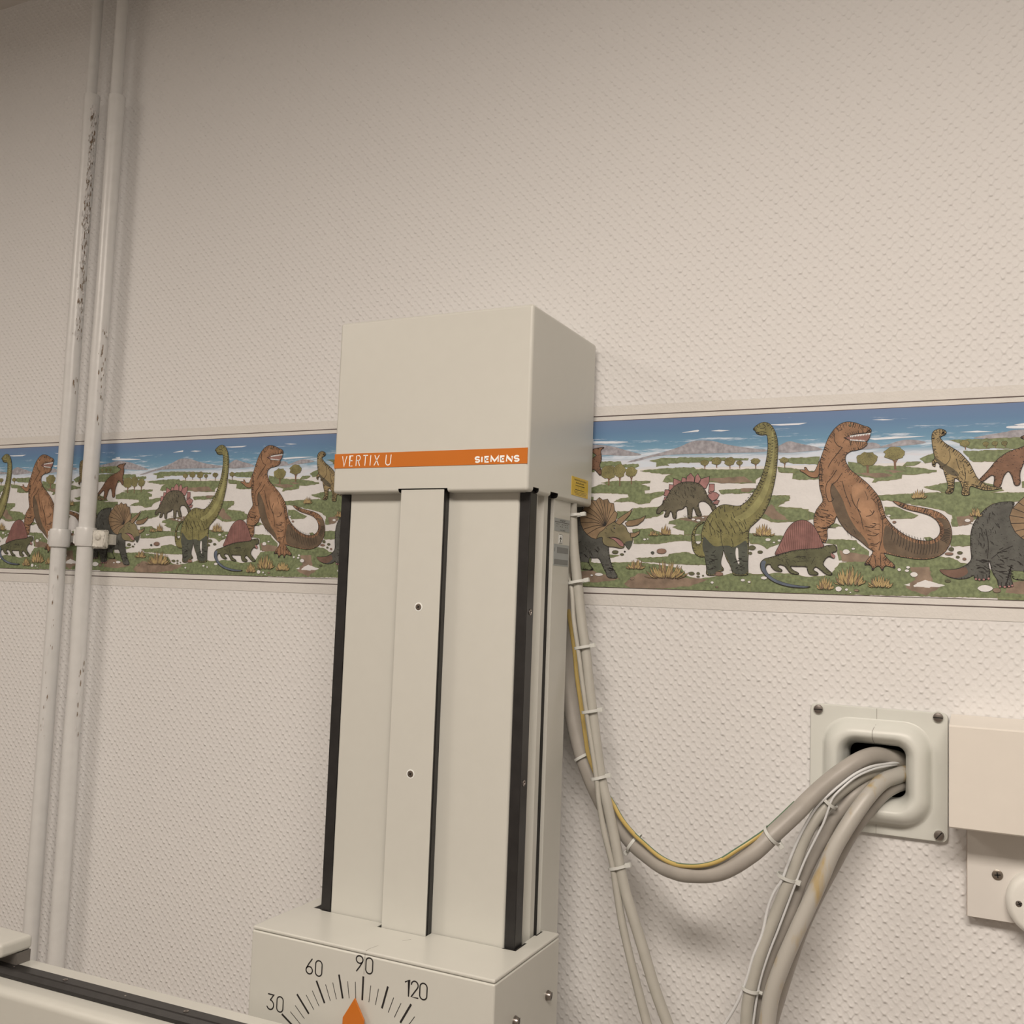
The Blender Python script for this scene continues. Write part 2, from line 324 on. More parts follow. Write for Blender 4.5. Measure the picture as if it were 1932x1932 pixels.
# ------------------------------------------------------------------ wallpaper border
DATA=json.loads(r'''[["p","mount",1,[[-62,1886],[153,1898],[398,1867],[641,1790],[864,1730],[643,1726],[157,1755],[-58,1764]],0,1,0,0],
["p","mount",1,[[582,1639],[880,1715],[1112,1761],[1325,1822],[1460,1884],[1565,1903],[1758,1889],[1906,1840],[2124,1796],[2296,1769],[2438,1758],[2439,1722],[1717,1728],[1205,1728],[959,1705],[740,1647]],0,1,0,0],
["p","mount",1,[[2515,1759],[2599,1809],[2700,1858],[2818,1819],[3001,1778],[3132,1732],[2935,1720],[2601,1701]],0,1,0,0],
["p","mount",1,[[3067,1708],[3423,1748],[3660,1816],[3785,1753],[3613,1717]],0,1,0,0],
["p","mount",1,[[3613,1725],[3832,1768],[3986,1821],[4123,1821],[4304,1777],[3894,1741]],0,1,0,0],
["p","mount",1,[[4702,1817],[4932,1852],[5144,1884],[5298,1901],[5297,1796],[4932,1799]],0,1,0,0],
["p","cloud",1,[[-48,1944],[315,1931],[702,1910],[413,1902],[-46,1908]],0,1,0,0],
["p","cloud",1,[[1366,2010],[1562,2037],[1580,2026],[1562,2011],[1351,2005]],0,0,0,0],
["p","cloud",1,[[1726,2015],[1829,2026],[1976,2013],[1859,2003]],0,0,0,0],
["p","cloud",1,[[2442,2068],[2663,2068],[2915,2069],[2815,2047],[2596,2048],[2476,2058]],0,0,0,0],
["p","cloud",1,[[3658,2073],[3784,2074],[3908,2062],[3784,2061]],0,0,0,0],
["p","cloud",1,[[3613,1851],[3893,1863],[4259,1856],[4047,1844],[3691,1830]],0,0,0,0],
["p","cloud",1,[[5158,1954],[5270,1966],[5270,1939],[5200,1942]],0,0,0,0],
["p","cloud",1,[[4600,1889],[4789,1898],[4960,1881],[4788,1878]],0,0,0,0],
["p","green",2,[[160,1665],[533,1655],[551,1609],[773,1619],[789,1588],[695,1560],[406,1605],[98,1542],[94,1667]],0,0,1,0],
["p","green",2,[[929,1653],[1083,1687],[1569,1681],[1865,1668],[2213,1649],[2199,1628],[1866,1636],[1586,1614],[1375,1619],[1162,1610],[1193,1586],[1024,1575],[1023,1628]],0,0,1,0],
["p","green",2,[[807,1527],[1148,1550],[1512,1557],[1543,1534],[1795,1521],[2300,1517],[2421,1514],[2387,1422],[2303,1381],[2303,1338],[2161,1340],[1798,1360],[1183,1367],[1122,1379],[1151,1445],[1242,1473],[964,1494]],0,0,1,0],
["p","green",2,[[2567,1533],[2802,1506],[2939,1482],[2939,1437],[2582,1475]],0,0,1,0],
["p","green",2,[[105,1310],[268,1354],[430,1344],[267,1377],[428,1398],[936,1389],[944,1366],[811,1353],[938,1314],[939,1276],[876,1270],[878,1224],[1125,1252],[1156,1221],[973,1148],[943,1104],[787,1090],[723,1120],[453,1122],[547,1167],[658,1181],[641,1227],[107,1248]],0,0,1,0],
["p","green",2,[[1844,1257],[2119,1268],[2304,1273],[2305,1223],[1874,1213]],0,0,1,0],
["p","green",2,[[504,1000],[727,1000],[726,1037],[1130,1058],[1132,968],[1041,924],[917,909],[651,864],[491,909]],0,0,1,0],
["p","green",2,[[1211,865],[1361,909],[1674,938],[1778,909],[1677,792],[1635,705],[1411,696],[1410,747],[1258,791],[1318,820],[1211,835]],0,0,1,0],
["p","green",2,[[2503,1149],[2724,1183],[2711,1119],[2615,1106],[2574,1036],[2944,1013],[2946,880],[2591,852],[2479,880],[2381,908],[2449,1050]],0,0,1,0],
["p","green",2,[[718,759],[983,775],[1138,701],[1442,689],[1650,690],[1651,618],[1293,614],[1019,574],[738,579],[736,669]],0,0,1,0],
["p","green",2,[[1221,451],[1446,477],[1685,415],[1717,314],[1390,322],[870,342],[775,385],[1206,414]],0,0,1,0],
["p","green",2,[[409,424],[553,419],[426,386]],0,0,1,0],
["p","green",2,[[47,1064],[178,1078],[213,1017],[50,987]],0,0,1,0],
["p","green",2,[[-62,386],[203,314],[651,330],[901,327],[1148,303],[1391,264],[1453,178],[1617,138],[2038,221],[2237,225],[2406,201],[2737,196],[2954,132],[2956,8],[1458,-26],[51,-43],[-147,-43],[-162,384]],0,0,1,0],
["p","green",2,[[2228,723],[2538,697],[2948,672],[2594,598],[2457,526],[2372,582],[2245,595]],0,0,1,0],
["p","green",2,[[-68,563],[130,542],[133,450],[-64,447]],0,0,1,0],
["p","green",2,[[2585,1635],[3068,1648],[3069,1554],[2737,1579],[2602,1617]],0,0,1,0],
["p","green",2,[[3392,1580],[3504,1560],[3802,1512],[3972,1516],[4364,1458],[4364,1438],[4154,1413],[4003,1416],[3988,1367],[3663,1331],[3694,1373],[3410,1428]],0,0,1,0],
["p","green",2,[[2755,1493],[3070,1469],[3071,1375],[2873,1373],[2757,1389]],0,0,1,0],
["p","green",2,[[4497,1803],[5297,1807],[5296,1673],[4931,1697],[4730,1691],[4614,1759]],0,0,1,0],
["p","green",2,[[4184,1593],[4334,1654],[4334,1556],[4244,1542]],0,0,1,0],
["p","green",2,[[4643,1669],[5296,1673],[5296,1524],[5016,1539],[4745,1546]],0,0,1,0],
["p","green",2,[[4002,1515],[4048,1563],[4199,1560],[4124,1516]],0,0,1,0],
["p","green",2,[[3695,1173],[4049,1186],[4335,1199],[4453,1198],[4230,1265],[4468,1310],[4816,1321],[4987,1270],[5057,1214],[4930,1192],[5294,1188],[5293,1094],[4930,1065],[4816,955],[4729,844],[4527,812],[4526,940],[4394,1005],[3912,1105],[3711,1123]],0,0,1,0],
["p","green",2,[[3805,1040],[3912,1039],[4171,940],[4126,908],[3883,892],[3821,941]],0,0,1,0],
["p","green",2,[[2489,1186],[2709,1183],[2726,1149],[2576,1047],[2861,1028],[3026,959],[3011,892],[2780,875],[2494,857],[2373,944]],0,0,1,0],
["p","green",2,[[3174,841],[3271,841],[3335,808],[3174,791]],0,0,1,0],
["p","green",2,[[3176,656],[3495,642],[3511,609],[3637,512],[3591,396],[3307,407],[3273,590],[3144,606]],0,0,1,0],
["p","green",2,[[4231,682],[4291,690],[4350,650],[4261,642]],0,0,1,0],
["p","green",2,[[4512,708],[4729,717],[4729,591],[4512,588]],0,0,1,0],
["p","green",2,[[2265,207],[2621,241],[2953,199],[3212,230],[3307,374],[3591,396],[3839,482],[4497,460],[4614,399],[4729,385],[4928,327],[5290,396],[5288,24],[3749,7],[2269,-11]],0,0,1,0],
["p","green",2,[[2257,692],[2531,694],[2616,626],[2447,598],[2259,596]],0,0,1,0],
["p","soil",3,[[627,50],[812,192],[1454,149],[1735,142],[1516,49],[1156,6],[723,-7]],0,0,1,0],
["p","soil",3,[[1650,1407],[2159,1426],[2275,1352],[1872,1344]],0,0,1,0],
["p","soil",3,[[2379,994],[2504,1078],[2589,979],[2714,880],[2507,894]],0,0,1,0],
["p","soil",3,[[1331,894],[1733,945],[1807,923],[1587,843]],0,0,1,0],
["p","soil",3,[[2119,1275],[2290,1280],[2220,1231],[2120,1239]],0,0,1,0],
["p","soil",3,[[-56,186],[140,221],[304,180],[578,111],[243,57],[-52,79]],0,0,1,0],
["p","soil",3,[[4082,340],[4292,345],[4322,169],[4395,121],[4263,21],[4113,67],[4038,113],[4143,197]],0,0,1,0],
["p","soil",3,[[3306,524],[3638,463],[3654,397],[3339,391]],0,0,1,0],
["p","soil",3,[[4570,921],[4744,939],[4729,844],[4599,812]],0,0,1,0],
["p","soil",3,[[3457,1441],[3787,1437],[3895,1402],[3710,1381]],0,0,1,0],
["p","soil",3,[[3802,1470],[4033,1457],[3895,1435]],0,0,1,0],
["p","cream",4,[[4121,132],[4247,199],[4454,141],[4395,121],[4128,113]],0,0,1,0],
["p","cream",4,[[4020,134],[4083,155],[4083,123]],0,0,0,0],
["l","trunk",4,[[1656,1598],[1662,1527]],13],
["l","trunk",4,[[1683,1601],[1663,1557]],7],
["l","trunk",4,[[1629,1602],[1660,1561]],7],
["t","leaf",5,[[1656,1612],[1709,1611],[1655,1648]]],
["l","trunk",4,[[1808,1607],[1814,1547]],15],
["l","trunk",4,[[1840,1611],[1815,1574]],9],
["l","trunk",4,[[1776,1613],[1812,1578]],9],
["t","leaf",5,[[1808,1626],[1872,1624],[1807,1673]]],
["l","trunk",4,[[1976,1598],[1982,1531]],16],
["l","trunk",4,[[2009,1602],[1983,1562]],9],
["l","trunk",4,[[1943,1604],[1980,1566]],9],
["t","leaf",5,[[1976,1619],[2042,1617],[1975,1671]]],
["l","trunk",4,[[2099,1588],[2105,1529]],10],
["l","trunk",4,[[2119,1590],[2106,1553]],6],
["l","trunk",4,[[2079,1591],[2103,1556]],6],
["t","leaf",5,[[2099,1598],[2139,1597],[2099,1624]]],
["l","trunk",4,[[2296,1599],[2302,1524]],14],
["l","trunk",4,[[2325,1602],[2303,1555]],8],
["l","trunk",4,[[2268,1603],[2300,1560]],8],
["t","leaf",5,[[2296,1614],[2353,1612],[2295,1650]]],
["l","trunk",4,[[2650,1602],[2655,1528]],13],
["l","trunk",4,[[2676,1605],[2656,1558]],8],
["l","trunk",4,[[2623,1606],[2653,1563]],8],
["t","leaf",5,[[2649,1616],[2702,1615],[2649,1650]]],
["l","trunk",4,[[369,1485],[378,1345]],23],
["l","trunk",4,[[422,1493],[378,1406]],13],
["l","trunk",4,[[315,1495],[375,1415]],13],
["t","leaf",5,[[368,1521],[475,1519],[365,1614]]],
["l","trunk",4,[[522,1500],[531,1335]],18],
["l","trunk",4,[[563,1507],[531,1404]],10],
["l","trunk",4,[[480,1509],[527,1414]],10],
["t","leaf",5,[[521,1533],[604,1532],[518,1618]]],
["l","trunk",4,[[681,1489],[690,1355]],18],
["l","trunk",4,[[721,1495],[690,1411]],10],
["l","trunk",4,[[642,1497],[687,1419]],10],
["t","leaf",5,[[681,1515],[760,1513],[679,1579]]],
["l","trunk",4,[[3607,1576],[3617,1449]],30],
["l","trunk",4,[[3665,1582],[3616,1505]],15],
["l","trunk",4,[[3548,1585],[3613,1513]],15],
["t","leaf",5,[[3606,1608],[3722,1605],[3606,1689]]],
["l","trunk",4,[[3910,1632],[3920,1484]],30],
["l","trunk",4,[[3967,1639],[3919,1547]],15],
["l","trunk",4,[[3853,1642],[3916,1556]],15],
["t","leaf",5,[[3910,1663],[4023,1660],[3909,1739]]],
["l","trunk",4,[[4658,1743],[4667,1689]],14],
["l","trunk",4,[[4684,1746],[4667,1713]],7],
["l","trunk",4,[[4632,1748],[4664,1717]],7],
["t","leaf",5,[[4658,1757],[4710,1756],[4658,1793]]],
["l","trunk",4,[[4874,1735],[4883,1702]],9],
["l","trunk",4,[[4890,1737],[4883,1717]],4],
["l","trunk",4,[[4859,1738],[4880,1719]],4],
["t","leaf",5,[[4874,1745],[4906,1744],[4875,1771]]],
["l","trunk",4,[[4967,1737],[4976,1702]],9],
["l","trunk",4,[[4983,1739],[4976,1718]],4],
["l","trunk",4,[[4952,1740],[4973,1720]],4],
["t","leaf",5,[[4967,1747],[4998,1746],[4967,1771]]],
["l","trunk",4,[[5063,1737],[5072,1702]],9],
["l","trunk",4,[[5079,1739],[5072,1718]],4],
["l","trunk",4,[[5048,1740],[5069,1720]],4],
["t","leaf",5,[[5063,1747],[5094,1746],[5064,1771]]],
["p","pink",5,[[1134,1199],[1147,1274],[1193,1273],[1233,1228],[1188,1184]],1,0,0,0],
["p","pink",5,[[1198,1258],[1202,1343],[1268,1331],[1277,1294]],1,0,0,0],
["p","pink",5,[[1253,1312],[1258,1421],[1350,1382],[1378,1352],[1307,1309]],1,0,0,0],
["p","pink",5,[[1351,1345],[1372,1429],[1418,1418],[1427,1351]],1,0,0,0],
["p","pink",5,[[1532,1357],[1542,1438],[1574,1474],[1613,1407],[1599,1349]],1,0,0,0],
["p","pink",5,[[1419,1359],[1432,1440],[1481,1483],[1530,1423],[1529,1353],[1472,1339]],1,0,0,0],
["p","pink",5,[[1713,1230],[1725,1339],[1788,1338],[1790,1258],[1742,1215]],1,0,0,0],
["p","pink",5,[[1577,1346],[1620,1407],[1723,1435],[1720,1361],[1679,1281],[1622,1297]],1,0,0,0],
["p","pink",5,[[1760,1091],[1817,1134],[1856,1126],[1833,1076]],1,0,0,0],
["p","pink",5,[[1699,1179],[1742,1244],[1815,1229],[1854,1199],[1824,1144],[1766,1120]],1,0,0,0],
["p","pink",5,[[1128,1114],[1142,1177],[1188,1173],[1174,1124]],1,0,0,0],
["p","pink",5,[[1118,1080],[1123,1132],[1161,1132],[1152,1095]],1,0,0,0],
["p","steg",6,[[1040,961],[1039,1006],[1061,1043],[1106,1076],[1128,1114],[1158,1150],[1187,1206],[1231,1280],[1291,1331],[1366,1367],[1456,1373],[1546,1364],[1622,1326],[1675,1259],[1706,1186],[1744,1127],[1789,1083],[1826,1042],[1776,981],[1738,1069],[1670,1121],[1596,1114],[1590,1055],[1614,997],[1642,931],[1571,931],[1547,997],[1523,1048],[1510,968],[1512,902],[1452,902],[1450,997],[1433,1071],[1389,1019],[1306,1005],[1309,894],[1259,902],[1246,983],[1223,998],[1202,924],[1141,916],[1155,968],[1169,998],[1115,1006],[1086,961]],1,1,0,5],
["p","olive",7,[[2257,2014],[2292,2051],[2341,2085],[2397,2100],[2454,2083],[2497,2043],[2533,1977],[2559,1890],[2571,1789],[2568,1661],[2560,1533],[2548,1419],[2522,1277],[2483,1121],[2435,1008],[2374,908],[2297,837],[2228,773],[2234,552],[2226,339],[2233,225],[2216,197],[2052,193],[2037,235],[2007,320],[1970,377],[1940,448],[1920,519],[1911,447],[1890,375],[1892,318],[1929,275],[1922,247],[1850,238],[1836,209],[1807,187],[1727,185],[1704,213],[1712,271],[1701,343],[1685,422],[1663,414],[1611,417],[1559,456],[1528,514],[1511,602],[1509,689],[1530,762],[1573,821],[1632,858],[1679,853],[1632,833],[1588,799],[1560,748],[1549,675],[1560,602],[1586,573],[1623,581],[1644,632],[1632,690],[1648,778],[1676,850],[1704,909],[1747,967],[1805,1025],[1863,1064],[1921,1079],[1993,1070],[2066,1055],[2123,1059],[2179,1095],[2235,1152],[2291,1237],[2346,1337],[2386,1451],[2420,1565],[2439,1679],[2449,1793],[2443,1894],[2432,1945],[2379,1937],[2336,1944],[2300,1964],[2293,1993]],1,1,0,8],
["p","dark",8,[[1665,690],[1725,618],[1800,547],[1919,563],[2003,563],[2032,535],[2117,579],[2218,651],[2226,339],[2223,211],[2052,204],[2014,320],[1947,448],[1919,527],[1901,433],[1884,332],[1914,261],[1842,245],[1807,198],[1726,196],[1715,271],[1691,422],[1646,545]],0,1,0,0],
["p","lite",8,[[2490,2022],[2523,1905],[2529,1762],[2518,1591],[2499,1420],[2460,1250],[2392,1093],[2309,980],[2197,894],[2084,851],[2025,909],[2167,966],[2279,1080],[2376,1222],[2443,1407],[2482,1620],[2493,1820]],0,1,0,0],
["p","cream",9,[[2078,543],[2104,533],[2108,422],[2127,334],[2107,336],[2080,407],[2069,478]],0,1,0,0],
["l","ink",10,[[2349,2020],[2399,2022],[2419,2046],[2377,2077]],5],
["l","ink",10,[[2314,1968],[2378,1983],[2421,1964]],5],
["l","ink",10,[[1883,764],[1885,649],[1919,527]],5],
["l","ink",10,[[2015,650],[2046,564],[2017,535]],5],
["l","ink",10,[[1778,909],[1736,792],[1768,691]],5],
["l","ink",10,[[2228,766],[2172,722],[2129,722]],5],
["l","ink",10,[[1849,1025],[1864,967]],5],
["l","ink",10,[[1921,1046],[1930,981]],5],
["l","ink",10,[[1806,967],[1829,909]],5],
["l","ink",10,[[2024,981],[2054,909]],5],
["l","ink",10,[[2169,894],[2198,823]],5],
["l","ink",10,[[2127,851],[2156,794]],5],
["l","ink",10,[[1763,214],[1763,185]],5],
["l","ink",10,[[2081,222],[2081,193]],5],
["l","ink",10,[[2116,223],[2117,194]],5],
["l","ink",10,[[2166,224],[2166,195]],5],
["l","ink",10,[[2513,1906],[2496,1902]],7],
["l","ink",10,[[2513,1869],[2496,1865]],7],
["l","ink",10,[[2513,1832],[2496,1829]],7],
["l","ink",10,[[2511,1796],[2495,1792]],7],
["l","ink",10,[[2509,1759],[2492,1755]],7],
["l","ink",10,[[2506,1723],[2489,1719]],7],
["l","ink",10,[[2501,1686],[2484,1682]],7],
["l","ink",10,[[2495,1650],[2479,1646]],7],
["l","ink",10,[[2489,1613],[2472,1609]],7],
["l","ink",10,[[2481,1577],[2464,1573]],7],
["l","ink",10,[[2455,1588],[2449,1585]],6],
["l","ink",10,[[2472,1540],[2455,1537]],7],
["l","ink",10,[[2443,1553],[2437,1550]],6],
["l","ink",10,[[2461,1504],[2445,1500]],7],
["l","ink",10,[[2430,1517],[2423,1514]],6],
["l","ink",10,[[2450,1468],[2433,1464]],7],
["l","ink",10,[[2416,1482],[2408,1479]],6],
["l","ink",10,[[2437,1431],[2420,1427]],7],
["l","ink",10,[[2400,1447],[2391,1443]],6],
["l","ink",10,[[2423,1395],[2406,1391]],7],
["l","ink",10,[[2383,1412],[2374,1408]],6],
["l","ink",10,[[2407,1359],[2390,1355]],7],
["l","ink",10,[[2365,1377],[2355,1373]],6],
["l","ink",10,[[2390,1322],[2373,1318]],7],
["l","ink",10,[[2345,1341],[2334,1337]],6],
["l","ink",10,[[2372,1286],[2355,1282]],7],
["l","ink",10,[[2324,1306],[2312,1302]],6],
["l","ink",10,[[2352,1250],[2335,1246]],7],
["l","ink",10,[[2301,1271],[2289,1266]],6],
["l","ink",10,[[2331,1213],[2314,1209]],7],
["l","ink",10,[[2277,1236],[2264,1230]],6],
["l","ink",10,[[2309,1177],[2292,1173]],7],
["l","ink",10,[[2252,1201],[2238,1195]],6],
["l","ink",10,[[2285,1141],[2268,1136]],7],
["l","ink",10,[[2225,1165],[2211,1159]],6],
["l","ink",10,[[2259,1104],[2242,1100]],7],
["l","ink",10,[[2196,1130],[2181,1124]],6],
["l","ink",10,[[2232,1068],[2215,1063]],7],
["l","ink",10,[[2166,1094],[2151,1088]],6],
["l","ink",10,[[2204,1031],[2187,1027]],7],
["l","ink",10,[[2135,1059],[2119,1052]],6],
["l","ink",10,[[2174,995],[2157,990]],7],
["l","ink",10,[[2102,1024],[2085,1016]],6],
["l","ink",10,[[1705,894],[1732,851],[1739,814]],4],
["l","ink",10,[[1741,840],[1768,797],[1775,761]],4],
["l","ink",10,[[1777,787],[1805,743],[1811,707]],4],
["l","ink",10,[[1811,864],[1838,820],[1845,784]],4],
["l","ink",10,[[1847,810],[1874,767],[1881,731]],4],
["l","ink",10,[[1881,887],[1908,844],[1914,808]],4],
["l","ink",10,[[1916,834],[1943,790],[1950,754]],4],
["l","ink",10,[[1952,780],[1979,737],[1986,701]],4],
["l","ink",10,[[1986,857],[2012,814],[2019,778]],4],
["l","ink",10,[[2021,804],[2048,761],[2054,725]],4],
["l","ink",10,[[2054,880],[2081,837],[2087,801]],4],
["l","ink",10,[[2090,827],[2116,784],[2123,748]],4],
["l","ink",10,[[2125,774],[2152,731],[2158,695]],4],
["l","ink",10,[[2158,850],[2184,807],[2191,771]],4],
["l","ink",10,[[1691,487],[1729,482]],4],
["l","ink",10,[[1770,444],[1808,439]],4],
["l","ink",10,[[2003,314],[2040,309]],4],
["l","ink",10,[[2151,485],[2189,480]],4],
["l","ink",10,[[1694,434],[1732,429]],4],
["l","ink",10,[[1772,390],[1810,385]],4],
["l","ink",10,[[2005,261],[2043,257]],4],
["l","ink",10,[[2154,433],[2191,428]],4],
["l","ink",10,[[1696,380],[1734,375]],4],
["l","ink",10,[[1775,337],[1813,332]],4],
["l","ink",10,[[2003,466],[2040,461]],4],
["l","ink",10,[[2156,380],[2193,375]],4],
["l","ink",10,[[1699,327],[1737,322]],4],
["l","ink",10,[[1777,284],[1815,279]],4],
["p","tric",7,[[4388,323],[4498,317],[4599,335],[4686,385],[4729,441],[4718,559],[4715,686],[4729,797],[4773,892],[4844,987],[4930,1058],[5043,1088],[5169,1090],[5136,1008],[5325,978],[5437,861],[5503,717],[5531,529],[5537,443],[5568,314],[5609,228],[5664,158],[5658,115],[5521,123],[5500,197],[5455,268],[5422,340],[5393,383],[5313,378],[5266,388],[5255,337],[5277,279],[5325,236],[5318,215],[5154,225],[5129,261],[5118,363],[5056,85],[5138,409],[5113,346],[5117,261],[5145,164],[5130,142],[4998,138],[4987,219],[4935,303],[4914,420],[4893,436],[4911,311],[4913,220],[4786,207],[4750,236],[4755,268],[4686,224],[4585,213],[4498,235],[4424,276]],1,1,0,5],
["p","pinkdk",8,[[4388,323],[4498,314],[4599,329],[4671,361],[4700,282],[4599,225],[4498,238],[4424,276]],0,1,0,0],
["p","horn",8,[[5265,1147],[5335,1139],[5381,1182],[5428,1146],[5497,1159],[5529,1108],[5583,1101],[5601,1006],[5640,970],[5620,876],[5575,847],[5500,804],[5449,731],[5442,680],[5397,658],[5351,629],[5289,643],[5225,686],[5168,744],[5126,832],[5107,920],[5136,1008],[5212,1096]],1,0,0,0],
["l","ink",10,[[5273,1139],[5398,983],[5477,803]],5],
["l","ink",10,[[5335,1136],[5425,982],[5477,803]],5],
["l","ink",10,[[5381,1175],[5446,999],[5477,803]],5],
["l","ink",10,[[5444,1145],[5474,986],[5477,803]],5],
["l","ink",10,[[5505,1152],[5501,989],[5477,803]],5],
["l","ink",10,[[5560,1094],[5526,963],[5477,803]],5],
["l","ink",10,[[5604,1006],[5546,924],[5477,803]],5],
["l","ink",10,[[5196,1081],[5363,957],[5477,803]],5],
["l","ink",10,[[5144,1015],[5340,927],[5477,803]],5],
["l","ink",10,[[5115,935],[5327,891],[5477,803]],5],
["l","ink",10,[[5126,846],[5332,852],[5477,803]],5],
["l","ink",10,[[5168,759],[5351,813],[5477,803]],5],
["l","ink",10,[[5225,693],[5376,783],[5477,803]],5],
["p","trihead",9,[[5500,804],[5575,847],[5621,862],[5713,826],[5767,790],[5784,733],[5822,704],[5861,662],[5855,590],[5827,518],[5805,497],[5766,546],[5743,582],[5752,525],[5692,509],[5600,530],[5531,529],[5469,554],[5437,600],[5443,658],[5397,651],[5351,629],[5395,716],[5448,745]],1,1,0,0],
["p","pink",10,[[5520,652],[5612,652],[5689,624],[5738,575],[5739,534],[5691,538],[5628,602],[5582,631]],1,1,0,0],
["p","dark",10,[[5750,589],[5787,604],[5854,619],[5853,576],[5827,515],[5807,499],[5769,546]],0,1,0,0],
["p","horn",10,[[5618,844],[5650,898],[5725,948],[5806,998],[5846,1034],[5815,955],[5757,891],[5712,845],[5675,816]],1,0,0,0],
["p","horn",10,[[5750,841],[5796,872],[5890,887],[5968,909],[6027,939],[6000,879],[5924,819],[5846,804],[5774,804]],1,0,0,0],
["p","horn",10,[[5824,714],[5887,714],[5926,729],[5957,747],[5943,699],[5889,661],[5834,656]],1,0,0,0],
["e","ink",11,[[5605,775]],12,13,0],
["e","cream",12,[[5611,779]],4,4,0],
["l","ink",11,[[5555,768],[5571,732],[5610,717]],5],
["l","ink",11,[[5577,804],[5615,811]],5],
["l","ink",11,[[5486,775],[5501,760]],5],
["l","ink",11,[[5472,716],[5495,709]],5],
["l","ink",11,[[5512,652],[5612,660],[5688,629]],5],
["l","ink",10,[[4872,781],[4900,624],[4889,451]],6],
["l","ink",10,[[4928,452],[5013,531],[5139,596]],6],
["l","ink",10,[[4772,433],[4843,427]],6],
["l","ink",10,[[4786,355],[4857,349]],6],
["l","ink",10,[[4998,313],[5082,315]],6],
["l","ink",10,[[4970,390],[5054,392]],6],
["l","ink",10,[[4786,269],[4793,222]],6],
["l","ink",10,[[4843,270],[4843,218]],6],
["l","ink",10,[[4878,276],[4882,224]],6],
["l","ink",10,[[5026,189],[5026,145]],6],
["l","ink",10,[[5068,190],[5067,144]],6],
["l","ink",10,[[5107,191],[5106,152]],6],
["e","pink",11,[[4772,221]],12,13,1],
["e","pink",11,[[4807,217]],13,13,1],
["e","pink",11,[[4850,218]],13,13,1],
["e","pink",11,[[4899,229]],13,13,1],
["e","pink",11,[[5014,145]],13,13,1],
["e","pink",11,[[5060,143]],13,13,1],
["e","pink",11,[[5102,148]],13,12,1],
["e","pink",11,[[5134,158]],13,12,1],
["p","para",6,[[80,1802],[149,1838],[317,1855],[245,1814],[266,1726],[263,1663],[234,1617],[276,1523],[257,1461],[190,1540],[145,1563],[117,1494],[83,1401],[95,1276],[32,1261],[9,1371],[-28,1440],[-77,1372],[-108,1247],[-182,1247],[-164,1373],[-196,1395],[-288,1311],[-359,1281],[-322,1343],[-223,1452],[-147,1561],[-26,1653],[120,1698],[188,1743],[168,1768]],1,1,0,4],
["p","yel",7,[[4311,1867],[4333,1915],[4393,1937],[4452,1919],[4470,1886],[4452,1862],[4408,1847],[4401,1823],[4453,1764],[4526,1713],[4600,1662],[4658,1596],[4709,1531],[4752,1434],[4788,1353],[4859,1288],[4944,1255],[5057,1246],[4959,1220],[4859,1218],[4773,1250],[4716,1274],[4701,1211],[4713,1171],[4672,1160],[4621,1172],[4636,1243],[4614,1324],[4556,1373],[4548,1309],[4548,1229],[4519,1181],[4446,1190],[4490,1253],[4475,1326],[4445,1424],[4438,1469],[4394,1490],[4401,1522],[4364,1555],[4349,1523],[4349,1494],[4316,1516],[4319,1573],[4349,1588],[4334,1654],[4316,1752]],1,1,0,10],
["p","yeldk",8,[[4334,1621],[4393,1571],[4453,1521],[4541,1470],[4614,1388],[4556,1381],[4468,1423],[4441,1472],[4379,1547]],0,1,0,0],
["l","ink",10,[[4497,1682],[4512,1584],[4467,1520],[4416,1489]],4],
["l","ink",10,[[4643,1516],[4672,1387],[4643,1259]],4],
["l","ink",10,[[4570,1582],[4600,1469]],4],
["l","ink",10,[[4348,1890],[4378,1897]],4],
["l","ink",10,[[4415,1871],[4460,1875]],4],
["l","ink",10,[[4482,1326],[4541,1333]],4],
["l","ink",10,[[4490,1278],[4544,1277]],4],
["l","ink",10,[[4629,1308],[4701,1315]],4],
["l","ink",10,[[4636,1259],[4701,1259]],4],
["l","ink",10,[[4730,1290],[4845,1249],[4930,1239]],4],
["p","rex",7,[[3062,1401],[3005,1390],[2939,1412],[2889,1455],[2830,1482],[2855,1499],[2902,1486],[2885,1524],[2908,1527],[2938,1472],[3004,1458],[3040,1538],[3076,1631]],1,1,0,0],
["p","rex",8,[[3420,2058],[3484,2041],[3564,2004],[3627,1985],[3656,1950],[3648,1912],[3580,1919],[3485,1915],[3422,1892],[3358,1869],[3390,1837],[3486,1822],[3550,1811],[3605,1813],[3610,1776],[3566,1735],[3487,1712],[3423,1706],[3368,1665],[3360,1598],[3393,1529],[3425,1478],[3489,1426],[3569,1358],[3648,1282],[3726,1181],[3766,1106],[3797,991],[3821,908],[3883,826],[3975,745],[4066,688],[4172,649],[4291,642],[4365,675],[4402,731],[4402,811],[4365,884],[4290,940],[4186,973],[4080,998],[3989,1031],[3920,1080],[3889,1109],[3958,1097],[4065,1055],[4186,1030],[4305,1005],[4409,964],[4483,892],[4519,796],[4527,700],[4505,604],[4446,507],[4351,450],[4232,427],[4097,438],[3961,460],[3854,486],[3792,501],[3839,433],[3916,369],[3928,321],[3862,344],[3809,351],[3786,290],[3755,346],[3716,341],[3678,296],[3662,356],[3591,360],[3607,404],[3669,479],[3684,521],[3621,561],[3542,635],[3463,692],[3383,750],[3303,858],[3266,942],[3246,850],[3198,821],[3158,774],[3168,673],[3144,606],[3103,622],[3062,723],[3012,790],[3003,892],[3026,993],[3074,1061],[3114,1111],[3097,1179],[3064,1299],[3061,1503],[3076,1622],[3100,1690],[3132,1791],[3172,1892],[3228,1976],[3292,2033],[3356,2059]],1,1,0,12],
